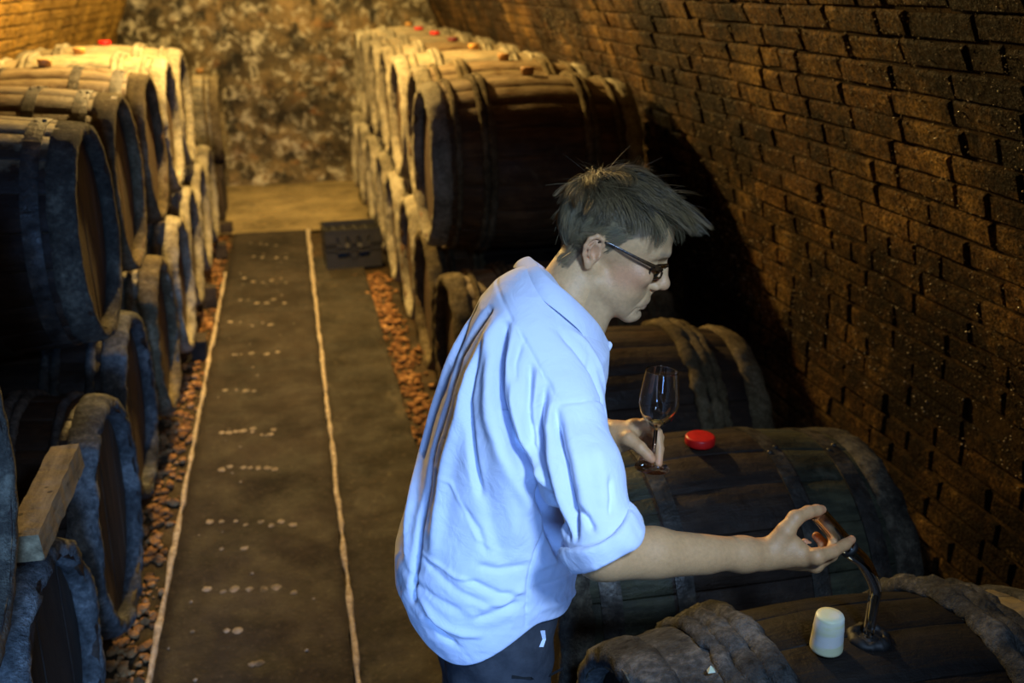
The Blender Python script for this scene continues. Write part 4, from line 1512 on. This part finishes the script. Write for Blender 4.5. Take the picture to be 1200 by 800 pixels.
def build_person():
    root = empty('person', (0.30, 1.53, 0.0))
    tag(root, 'man in pale blue shirt with rolled sleeves and glasses, leaning over a barrel', 'person')
    inv = np.array([0.30, 1.53, 0.0])
    # ---- body, one mesh: head and neck, arms with hands, and the trunk under the clothes
    Vh, Fh = surface_net(f_head, (-0.125, -0.10, -0.20), (0.145, 0.10, 0.142), 0.0021)
    Vh = relax(Vh, Fh, 1, 0.4)
    Nh = vnormals(Vh, Fh)
    x, y, z = Vh.T
    ay = np.abs(y)
    base = np.array([0.66, 0.395, 0.185])
    C = np.tile(base, (len(Vh), 1))

    def blend(w, col):
        nonlocal C
        C = C + np.clip(w, 0, 1)[:, None] * (np.array(col) - C)

    gs = lambda cx, cy, cz, s: np.exp(-(((x - cx) ** 2 + (ay - cy) ** 2 + (z - cz) ** 2) / s ** 2))
    blend(0.55 * gs(0.058, 0.058, -0.014, 0.030), (0.62, 0.235, 0.120))
    blend(0.40 * gs(0.025, 0.066, -0.020, 0.022), (0.60, 0.225, 0.120))
    blend(0.50 * gs(0.116, 0.0, -0.020, 0.016), (0.62, 0.25, 0.14))
    blend(0.55 * gs(-0.035, 0.083, 0.009, 0.030) * (ay > 0.072), (0.62, 0.27, 0.14))
    blend(0.42 * np.clip((-0.046 - z) / 0.03, 0, 1) * (x > -0.01), (0.45, 0.290, 0.160))       # shaved chin
    blend(0.75 * np.exp(-(((x - .098) / .012) ** 2 + (ay / .02) ** 2 + ((z + .0650) / .0070) ** 2)), (0.46, 0.225, 0.175))
    blend(0.6 * np.exp(-(((z - .041) / .0055) ** 2)) * (x > 0.068) * (ay > 0.010) * (ay < 0.052), (0.30, 0.22, 0.14))  # eyebrow
    blend(0.8 * np.exp(-(((z - .0085) / .0022) ** 2)) * (x > 0.074) * (ay > 0.020) * (ay < 0.046), (0.16, 0.10, 0.07))
    blend(0.45 * gs(0.080, 0.030, 0.004, 0.010), (0.38, 0.215, 0.165))
    scalp = hair_mask(Vh)
    blend(0.85 * scalp, (0.14, 0.10, 0.06))
    V = [h2w(Vh)]
    F = [Fh]
    CC_ = [C]
    hand_c = np.array([0.55, 0.300, 0.130])
    for f, lo, hi, h in ((f_rhand, EL_R + np.array([-0.09, -0.10, -0.10]), np.array([0.93, 1.46, 1.33]), 0.0023),
                         (f_lhand, np.array([0.37, 1.46, 1.02]), np.array([0.80, 1.86, 1.32]), 0.0023)):
        v, q = surface_net(f, lo, hi, h)
        v = relax(v, q, 1, 0.4)
        c = np.tile(hand_c, (len(v), 1))
        red = np.zeros(len(v))
        for fing in (RH_FINGERS if f is f_rhand else LH_FINGERS).values():
            tip = fing[0][-1]
            red = np.maximum(red, np.exp(-(np.linalg.norm(v - tip, axis=1) / 0.016) ** 2))
            for kn in fing[0][1:-1]:
                red = np.maximum(red, 0.6 * np.exp(-(np.linalg.norm(v - kn, axis=1) / 0.010) ** 2))
        c = c + (0.75 * red)[:, None] * (np.array([0.62, 0.25, 0.12]) - c)
        V.append(v)
        F.append(q)
        CC_.append(c)
    legs = lambda P: np.minimum(chain(P, [(0.30, 1.44, 0.86), (0.315, 1.425, 0.48), (0.285, 1.42, 0.06)], [0.085, 0.055, 0.04], 0.04), chain(P, [(0.30, 1.61, 0.86), (0.315, 1.625, 0.48), (0.285, 1.63, 0.06)], [0.085, 0.055, 0.04], 0.04))
    v, q = surface_net(lambda P: smin(smax(f_torso(P, 0.06), 0.84 - P[:, 2], 0.02), legs(P), 0.05), (0.10, 1.28, 0.02), (0.56, 1.80, 1.50), 0.012)
    V.append(v)
    F.append(q)
    CC_.append(np.tile(base, (len(v), 1)))
    n = np.cumsum([0] + [len(a) for a in V])
    me = mesh('body', np.concatenate(V) - inv, np.concatenate([f + k for f, k in zip(F, n)]), True)
    set_tint(me, np.concatenate(CC_))
    link('body', me, 'skin', root)
    # ---- shirt
    Vs, Fs = surface_net(f_shirt, (0.05, 1.10, 0.80), (0.58, 1.86, 1.53), 0.0028)
    Vs = relax(Vs, Fs, 2, 0.5)
    Ns = vnormals(Vs, Fs)
    D = drape(f_shirt0, Vs, Ns, FOLDS)
    low = np.clip((1.20 - Vs[:, 2]) / 0.20, 0.25, 1.0)                 # the hanging tail is the most crumpled
    crum = np.array([abs(mnoise.noise(Vector((p[0] * 13, p[1] * 13, p[2] * 22)))) * 0.8 + 0.4 * abs(mnoise.noise(Vector((p[0] * 34 + 5, p[1] * 34, p[2] * 46)))) for p in Vs])
    D = D - 0.0062 * (crum - 0.25) * low
    fade = np.clip((Vs[:, 2] - hem_z(Vs)) / 0.02, 0.15, 1)
    Vs = Vs + Ns * (D * fade)[:, None]
    Vs = relax(Vs, Fs, 1, 0.5)
    Ns = vnormals(Vs, Fs)
    Vs = Vs + Ns * drape(f_shirt0, Vs, Ns, SEAMS)[:, None]
    sh = link('shirt', mesh('shirt', Vs - inv, Fs, True), 'shirt', root)
    sh['label'] = 'loose pale blue cotton shirt hanging over the trousers'
    # ---- rolled cuffs
    for cen, ax, r0, seed in ((CUFF, CAX, 0.0585, 1.0), (CUFF_L, (EL_L - SH_L) / np.linalg.norm(EL_L - SH_L), 0.056, 4.0)):
        e1 = np.cross(ax, (0.3, 1, 0.2))
        e1 /= np.linalg.norm(e1)
        e2 = np.cross(ax, e1)
        V, F = [], []
        n, m = 96, 14
        for k in range(n):
            t = 2 * math.pi * k / n
            rad = e1 * math.cos(t) + e2 * math.sin(t)
            for j in range(m):
                a = 2 * math.pi * j / m
                ca, sa = math.cos(a), math.sin(a)
                w = 0.0205 * (1 + 0.14 * math.sin(3 * t + seed))
                axo = w * (abs(ca) ** 0.6) * (1 if ca > 0 else -1)
                p0 = (math.cos(t) * 0.1, math.sin(t) * 0.1, seed)
                ro = 0.0075 * (abs(sa) ** 0.7) * (1 if sa > 0 else -1) * (1.15 + 0.9 * fbm(p0, 14, 2)) + 0.003 * fbm((p0[0] + axo, p0[1], p0[2] + axo * 3), 30, 3)
                tw = 0.004 * math.sin(2 * t + seed)
                V.append(cen + rad * (r0 + ro + 0.002) + ax * (axo + tw))
            for j in range(m):
                F.append((k * m + j, k * m + (j + 1) % m, ((k + 1) % n) * m + (j + 1) % m, ((k + 1) % n) * m + j))
        link('cuff', mesh('cuff', np.array(V) - inv, np.array(F), True), 'shirt', sh)
    # ---- collar: a stand with a leaf folded down over it
    YM = 1.57

    def at_y(u, v, y):
        r_ = ray(u, v)
        return CC + r_ * (y / r_[1])

    ct = [at_y(*q) for q in ((629, 307, YM), (633, 313, 1.537), (645, 326, 1.507), (665, 342, 1.494), (685, 361, 1.494), (702, 380, 1.503), (712, 398, 1.520))]
    cl = [at_y(*q) for q in ((612, 316, YM), (616, 329, 1.530), (634, 349, 1.483), (659, 369, 1.460), (680, 389, 1.458), (690, 408, 1.468), (697, 425, 1.484))]
    cl.append(at_y(713, 410, 1.513))
    ct.append(at_y(713, 400, 1.522))

    def res_(c, n_):
        c, _ = spline(c, [0] * len(c), n_)
        return c

    n_ = 40
    ct, cl = res_(ct, n_), res_(cl, n_)
    rows = []
    for k in range(-n_ + 1, n_):
        i_ = abs(k)
        top, low = ct[i_].copy(), cl[i_].copy()
        s_ = i_ / (n_ - 1)
        cen_ = np.array([0.447, YM, top[2]])
        inw = cen_ - top
        inw /= np.linalg.norm(inw)
        outw = -inw
        inn = top + inw * 0.006 + np.array([0, 0, -0.034 * (1 - 0.5 * s_)])
        low = low + outw * 0.004
        mid = top * 0.52 + low * 0.48 + outw * 0.0065 + np.array([0, 0, 0.004])
        q7 = top * 0.2 + low * 0.8 + outw * 0.0035 + np.array([0, 0, 0.002])
        row = [inn, top + inw * 0.003 + np.array([0, 0, -0.006]), top + np.array([0, 0, 0.0012]), top * 0.87 + low * 0.13 + outw * 0.0035 + np.array([0, 0, 0.003]), mid, q7, low, low * 0.97 + mid * 0.03 + inw * 0.002]
        if k > 0:
            row = [np.array([p[0], 2 * YM - p[1], p[2]]) for p in row]
        rows.append(row)
    n = len(rows)
    V = np.array(rows).reshape(-1, 3)
    m = len(rows[0])
    F = np.array([(k * m + j, (k + 1) * m + j, (k + 1) * m + j + 1, k * m + j + 1) for k in range(n - 1) for j in range(m - 1)])
    co = link('collar', mesh('collar', V - inv, F, True), 'shirt', sh)
    md = co.modifiers.new('cloth', 'SOLIDIFY')
    md.thickness = 0.0028
    md = co.modifiers.new('round', 'SUBSURF')
    md.levels = md.render_levels = 2
    # ---- trousers and shoes
    def f_tr(P):
        d = ellip(P, (0.298, 1.525, 0.93), (0.125, 0.165, 0.16))
        for s in (-1, 1):
            y = 1.525 + s * 0.085
            d = smin(d, chain(P, [(0.295, y, 0.86), (0.305, y + s * 0.012, 0.48), (0.285, y + s * 0.015, 0.085)], [0.100, 0.078, 0.066], 0.03), 0.03)
        d = smax(d, P[:, 2] - 1.0, 0.01)
        d = smax(d, 0.045 - P[:, 2], 0.01)
        return d + 0.004 * np.sin(P[:, 2] * 55 + 4 * np.sin(P[:, 1] * 40)) * np.clip((0.5 - P[:, 2]) * 4, 0, 1) + 0.0025 * np.sin(P[:, 2] * 70 + 60 * P[:, 0])

    v, q = surface_net(f_tr, (0.10, 1.30, 0.02), (0.50, 1.76, 1.04), 0.0062)
    tr = link('trousers', mesh('trousers', relax(v, q, 1) - inv, q, True), 'trousers', root)
    tr['label'] = 'dark grey work trousers'
    pts = np.array([trace(f_tr, u, v_) for u, v_ in ((636, 738), (637, 748), (634, 757))])
    V, F = [], []
    for p in pts:
        V += [p + CR * 0.004 - CF * 0.004, p - CR * 0.004 - CF * 0.004, p - CR * 0.004 - CF * 0.001, p + CR * 0.004 - CF * 0.001]
    F = [(i * 4 + j, (i + 1) * 4 + j, (i + 1) * 4 + (j + 1) % 4, i * 4 + (j + 1) % 4) for i in range(2) for j in range(4)] + [(0, 1, 2, 3), (11, 10, 9, 8)]
    link('belt_loop', mesh('belt_loop', np.array(V) - inv, F), 'shirt', tr)
    pts = np.array([trace(f_tr, u, v_) for u, v_ in ((600, 792), (622, 794), (645, 790), (660, 782))])
    V, F = [], []
    for p in pts:
        V += [p + CU * 0.0025 - CF * 0.003, p - CU * 0.0025 - CF * 0.003, p - CF * 0.0005]
    F = [(i * 3 + j, (i + 1) * 3 + j, (i + 1) * 3 + (j + 1) % 3, i * 3 + (j + 1) % 3) for i in range(len(pts) - 1) for j in range(3)]
    link('pocket_zip', mesh('pocket_zip', np.array(V) - inv, F), 'rubber_black', tr)
    for s in (-1, 1):
        y = 1.525 + s * 0.10

        def f_shoe(P):
            d = ellip(P, (0.27, y, 0.065), (0.055, 0.045, 0.055))
            d = smin(d, ellip(P, (0.345, y - s * 0.004, 0.045), (0.11, 0.048, 0.042)), 0.04)
            d = smin(d, ellip(P, (0.29, y, 0.10), (0.048, 0.042, 0.05)), 0.03)
            return smax(d, 0.016 - P[:, 2], 0.008)

        v, q = surface_net(f_shoe, (0.18, y - 0.08, 0.0), (0.48, y + 0.08, 0.17), 0.006)
        link('shoe', mesh('shoe', relax(v, q, 1) - inv, q, True), 'shoe_leather', root)
    # ---- hair
    Vp, Fp, Cp = make_hair(Vh, Nh)
    me = mesh('hair', h2w(Vp) - inv, Fp, True)
    set_tint(me, Cp)
    link('hair', me, 'hair', root)['label'] = 'tousled grey brown hair with a forelock jutting forward'
    return root


def hairline(x, ay):
    """lowest z of hair at a given forward position on the side of the head"""
    xs = [-0.13, -0.090, -0.062, -0.050, -0.033, -0.017, -0.008, 0.002, 0.018, 0.040, 0.062, 0.080, 0.10]
    zs = [-0.030, -0.048, -0.048, -0.012, 0.038, 0.036, 0.006, 0.022, 0.046, 0.058, 0.074, 0.092, 0.110]
    return np.interp(x, xs, zs)


def hair_mask(V):
    x, y, z = V.T
    ay = np.abs(y)
    m = np.clip((z - hairline(x, ay)) / 0.006, 0, 1)
    earzone = (ay > 0.0755) & (x > -0.056) & (x < -0.011) & (z < 0.040)
    m[earzone] = 0
    return m


def make_hair(Vh, Nh):
    r = np.random.default_rng(4)
    m = hair_mask(Vh)
    ids = np.where((m > 0.5) & (Vh[:, 2] > -0.065))[0]
    pick = r.choice(ids, 13500)
    P, N = Vh[pick], Nh[pick]
    n = len(P)
    x, y, z = P.T
    ay = np.abs(y)
    sg = np.sign(y + 1e-6)
    top = np.clip((z - 0.078) / 0.035, 0, 1)                       # crown and forelock
    front = np.clip((x - 0.0) / 0.07, 0, 1)
    back = np.clip((-x - 0.045) / 0.04, 0, 1)
    side = np.clip(1 - top, 0, 1)
    # flow of the combing
    flow = np.zeros((n, 3))
    flow += (top * (0.4 + 0.6 * front))[:, None] * np.array([1.0, 0.0, 0.10])
    flow += (top * (1 - front))[:, None] * np.array([0.35, 0, 0.15]) * np.clip((x + 0.05) / 0.05, -1, 1)[:, None]
    flow += side[:, None] * (np.array([-0.85, 0, -0.40]) * (1 - back)[:, None] + np.array([0.05, 0, -1.0]) * back[:, None])
    flow[:, 1] += 0.25 * top * sg * (1 - front) + 0.1 * r.normal(size=n)
    flow += 0.16 * r.normal(size=(n, 3))
    clump = np.array([[mnoise.noise(Vector(p) * 45), mnoise.noise(Vector(p) * 45 + Vector((9, 1, 3))), mnoise.noise(Vector(p) * 45 + Vector((2, 7, 5)))] for p in P])
    flow += 0.55 * clump
    flow -= (np.sum(flow * N, 1))[:, None] * N * 0.9
    flow /= np.linalg.norm(flow, axis=1)[:, None] + 1e-9
    ln = 0.026 + 0.043 * top + 0.015 * top * front + 0.006 * r.random(n)
    near_edge = np.clip((z - hairline(x, ay)) / 0.03, 0.35, 1)
    ln *= near_edge * (0.75 + 0.5 * r.random(n))
    lift = 0.24 + 0.42 * top * (0.5 + 0.5 * front) + 0.08 * r.random(n)
    lift = np.where(side > 0.6, 0.16 + 0.10 * r.random(n), lift)
    wild = r.random(n) < 0.006
    lift[wild] += 0.18
    S = 6
    K = []
    pos = P - N * 0.001
    d = flow * np.sqrt(np.maximum(0.05, 1 - lift ** 2))[:, None] + N * lift[:, None]
    d /= np.linalg.norm(d, axis=1)[:, None]
    cen = np.array([-0.008, 0, 0.040])
    for s in range(S + 1):
        K.append(pos.copy())
        pos = pos + d * (ln / S)[:, None]
        radial = pos - cen
        radial /= np.linalg.norm(radial, axis=1)[:, None]
        g = np.where(wild, 0.0, 0.16 - 0.10 * top * front)
        d = d - radial * g[:, None] + np.array([0, 0, -0.03]) + 0.06 * clump * (s / S)
        d = d + (top * front)[:, None] * np.array([0.05, 0, -0.05])
        d /= np.linalg.norm(d, axis=1)[:, None]
    K = np.stack(K, 1)                                             # n, S+1, 3
    # locks: strands gather towards a guide strand at their tips
    gid = r.choice(n, 520, replace=False)
    near = np.empty(n, int)
    for s0 in range(0, n, 2000):
        near[s0:s0 + 2000] = np.argmin(((P[s0:s0 + 2000, None, :] - P[gid][None]) ** 2).sum(2), 1)
    gK = K[gid][near]
    for s in range(1, S + 1):
        cl_ = (0.15 + 0.62 * (s / S)) * np.where(wild, 0.1, 1.0)
        K[:, s] += (gK[:, s] - K[:, s]) * cl_[:, None] + (P - P[gid][near]) * (cl_ * 0.25)[:, None]
    # keep strands outside the skull
    q = K.reshape(-1, 3)
    k0 = np.linalg.norm((q - np.array([-0.014, 0, 0.050])) / np.array([0.105, 0.0775, 0.092]), axis=1)
    fix = k0 < 1
    q[fix] = np.array([-0.014, 0, 0.050]) + (q[fix] - np.array([-0.014, 0, 0.050])) / k0[fix][:, None]
    K = q.reshape(n, S + 1, 3)
    T = np.gradient(K, axis=1)
    T /= np.linalg.norm(T, axis=2)[:, :, None] + 1e-9
    A = np.cross(T, N[:, None, :])
    A /= np.linalg.norm(A, axis=2)[:, :, None] + 1e-9
    B = np.cross(T, A)
    w = 0.00052 * (0.7 + 0.6 * r.random(n))
    tap = np.linspace(1, 0.25, S + 1)
    ww = w[:, None] * tap[None, :]
    rings = []
    for k in range(3):
        t = 2 * math.pi * k / 3
        rings.append(K + ww[:, :, None] * (A * math.cos(t) + B * math.sin(t)))
    V = np.stack(rings, 2).reshape(-1, 3)                          # strand, s, k
    base = (np.arange(n) * (S + 1) * 3)[:, None]
    quads = []
    for s in range(S):
        for k in range(3):
            k2 = (k + 1) % 3
            quads.append([s * 3 + k, s * 3 + k2, (s + 1) * 3 + k2, (s + 1) * 3 + k])
    Q = np.array(quads)
    F = (base[:, :, None] + Q[None]).reshape(-1, 4)
    tone = np.clip(0.42 + 0.30 * r.normal(size=520)[np.searchsorted(np.sort(gid), gid[near])] + 0.14 * r.normal(size=n), 0, 1)
    grey = np.clip(0.30 * side + 0.22 * r.random(n), 0, 1)
    c = np.array([0.016, 0.010, 0.004]) + tone[:, None] * (np.array([0.30, 0.195, 0.080]) - np.array([0.016, 0.010, 0.004]))
    c = c + grey[:, None] * (np.array([0.30, 0.25, 0.14]) - c)
    Cv = np.repeat(c, (S + 1) * 3, axis=0)
    return V, F, Cv


build_person()

# ------------------------------------------------------------------ spectacles
gl = empty('eyeglasses', tuple(h2w(np.array([0.1, 0, 0.02]))))
tag(gl, 'dark tortoiseshell eyeglasses on the man\'s nose', 'glasses')
GO = h2w(np.array([0.1, 0, 0.02]))


def tube_vf(pts, rad, n=8, flat=1.0, up=(0, 0, 1)):
    pts = np.asarray(pts, float)
    T = np.gradient(pts, axis=0)
    T /= np.linalg.norm(T, axis=1)[:, None]
    V, F = [], []
    up = np.asarray(up, float)
    for i, (p, t) in enumerate(zip(pts, T)):
        a = np.cross(t, up)
        a /= np.linalg.norm(a) + 1e-9
        b = np.cross(a, t)
        r_ = rad[i] if hasattr(rad, '__len__') else rad
        for k in range(n):
            s = 2 * math.pi * k / n
            V.append(p + a * math.cos(s) * r_ * flat + b * math.sin(s) * r_)
        if i:
            for k in range(n):
                k2 = (k + 1) % n
                F.append(((i - 1) * n + k, (i - 1) * n + k2, i * n + k2, i * n + k))
    F.append(tuple(reversed(range(n))))
    F.append(tuple(range((len(pts) - 1) * n, len(pts) * n)))
    return np.array(V), F


for s in (1, -1):
    yc = 0.0335 * s
    loop = []
    for k in range(40):
        t = 2 * math.pi * k / 40
        ct, stt = math.cos(t), math.sin(t)
        yy = yc + 0.0255 * np.sign(ct) * abs(ct) ** 0.75
        zz = 0.0085 + 0.0150 * np.sign(stt) * abs(stt) ** 0.75
        xx = 0.1050 - 1.6 * max(0, abs(yy) - 0.012) ** 2 * 8 - 0.10 * (0.0235 - zz) * 0.6
        loop.append((xx, yy, zz))
    loop = np.array(loop)
    W_ = h2w(loop)
    V, F = tube_vf(np.concatenate([W_, W_[:2]]), 0.0017, 8)
    link('rim', mesh('rim', V - GO, F, True), 'spectacle', gl)
    cen = loop.mean(0)
    V = [tuple(p) for p in (h2w(loop) - GO)] + [tuple(p) for p in (h2w(loop + np.array([0.0012, 0, 0])) - GO)]
    V += [tuple(h2w(cen[None] + np.array([[0.0004, 0, 0]]))[0] - GO), tuple(h2w(cen[None] + np.array([[0.0022, 0, 0]]))[0] - GO)]
    F = [(k, (k + 1) % 40, 80) for k in range(40)] + [((k + 1) % 40 + 40, k + 40, 81) for k in range(40)] + [((k + 1) % 40, k, k + 40, (k + 1) % 40 + 40) for k in range(40)]
    link('lens', mesh('lens', V, F, True), 'lens', gl)
    tp = np.array([(0.0950, 0.0600, 0.0165), (0.0905, 0.0655, 0.0180), (0.077, 0.0720, 0.0205), (0.050, 0.0770, 0.0235), (0.020, 0.0800, 0.0270), (-0.008, 0.0815, 0.0300), (-0.026, 0.0815, 0.0290), (-0.040, 0.0800, 0.0160)]) * np.array([1, s, 1])
    V, F = tube_vf(h2w(tp), [0.0040, 0.0042, 0.0038, 0.0030, 0.0024, 0.0021, 0.0020, 0.0018], 8, 0.45, HR[:, 2])
    link('temple', mesh('temple', V - GO, F, True), 'spectacle', gl)
br = h2w(np.array([(0.1025, 0.0100, 0.0120), (0.1085, 0.004, 0.0165), (0.1085, -0.004, 0.0165), (0.1025, -0.0100, 0.0120)]))
V, F = tube_vf(br, 0.0019, 8)
link('bridge', mesh('bridge', V - GO, F, True), 'spectacle', gl)

# ------------------------------------------------------------------ wine glass in the far hand
wg = empty('wine_glass', tuple(GB))
wg.rotation_euler = Vector(GAX).to_track_quat('Z', 'Y').to_euler()
tag(wg, 'stemmed tasting glass held by its foot in the man\'s hand', 'glass')
H_ = GLEN
prof_o = [(0.0320, 0.0), (0.0320, 0.0012), (0.020, 0.0028), (0.0070, 0.0065), (0.0040, 0.016), (0.0036, 0.40 * H_), (0.0055, 0.425 * H_), (0.0140, 0.455 * H_), (0.0255, 0.515 * H_), (0.0335, 0.595 * H_), (0.0362, 0.665 * H_), (0.0355, 0.75 * H_), (0.0325, 0.86 * H_), (0.0293, H_ - 0.002), (0.0291, H_ - 0.0006), (0.0288, H_)]
prof_b = prof_o[:6]
prof_bowl = prof_o[5:] + [(0.0282, H_)] + [(max(r_ - 0.0012, 0.0004), z_ + (0.0012 if i < 3 else 0)) for i, (r_, z_) in enumerate(prof_o[6:-1])][::-1] + [(0.0004, 0.428 * H_)]


def smooth_prof(pr, n):
    pr = np.array(pr)
    t = np.r_[0, np.cumsum(np.linalg.norm(np.diff(pr, axis=0), axis=1))]
    T = np.linspace(0, t[-1], n)
    return list(zip(np.interp(T, t, pr[:, 0]), np.interp(T, t, pr[:, 1])))


link('foot', mesh('foot', *lathe_vf([(0.0005, 0.0)] + prof_o[:6], 40), smooth=True), 'glass', wg)
bo = link('bowl', mesh('bowl', *lathe_vf(prof_bowl, 48, False), smooth=True), 'glass', wg)
link('wine', mesh('wine', *lathe_vf([(0.0004, 0.4300 * H_), (0.0046, 0.4320 * H_), (0.0120, 0.4600 * H_), (0.0150, 0.4720 * H_), (0.0004, 0.4725 * H_)], 32, False), smooth=True), 'wine', wg)['label'] = 'last drop of golden wine'

# ------------------------------------------------------------------ bent glass siphon going down into the bung hole
ctl = [dep(958, 601, 1.662), dep(970, 614, 1.667), dep(984, 630, 1.672), dep(998, 646, 1.679), dep(1013, 660, 1.687)]
up_ = HOLE + np.array([0, 0, 0.105])
ctl += [HOLE + np.array([-0.001, 0, 0.103]), HOLE + np.array([0, 0, 0.07]), HOLE + np.array([0, 0, 0.03]), HOLE + np.array([0, 0, 0.004])]
rad0 = [0.0150, 0.0150, 0.0150, 0.0146, 0.0125, 0.0106, 0.0100, 0.0100, 0.0100]


cp, cr_ = spline(ctl, rad0, 70)
V1, F1 = tube_vf(cp, cr_, 20, 1.0, (0, 1, 0.01))
V2, F2 = tube_vf(cp, cr_ - 0.0022, 20, 1.0, (0, 1, 0.01))
F1, F2 = F1[:-2], [q[::-1] for q in F2[:-2]]
nv = len(V1)
end = [(k, (k + 1) % 20, nv + (k + 1) % 20, nv + k) for k in range(20)]
b = nv - 20
end2 = [(b + (k + 1) % 20, b + k, nv + b + k, nv + b + (k + 1) % 20) for k in range(20)]
sp = empty('glass_siphon', tuple(HOLE))
tag(sp, 'bent dark glass siphon tube dipping from the hand into the bung hole', 'siphon')
link('tube', mesh('tube', np.concatenate([V1, V2]) - HOLE, F1 + [tuple(i + nv for i in q) for q in F2] + end + end2, True), 'glass_dark', sp)
ringp = cp[16:20]
V, F = tube_vf(cp[23:26], [0.0162] * 3, 20, 1.0, (0, 1, 0.01))
link('ring_band', mesh('ring_band', V - HOLE, F, True), 'rubber_black', sp)
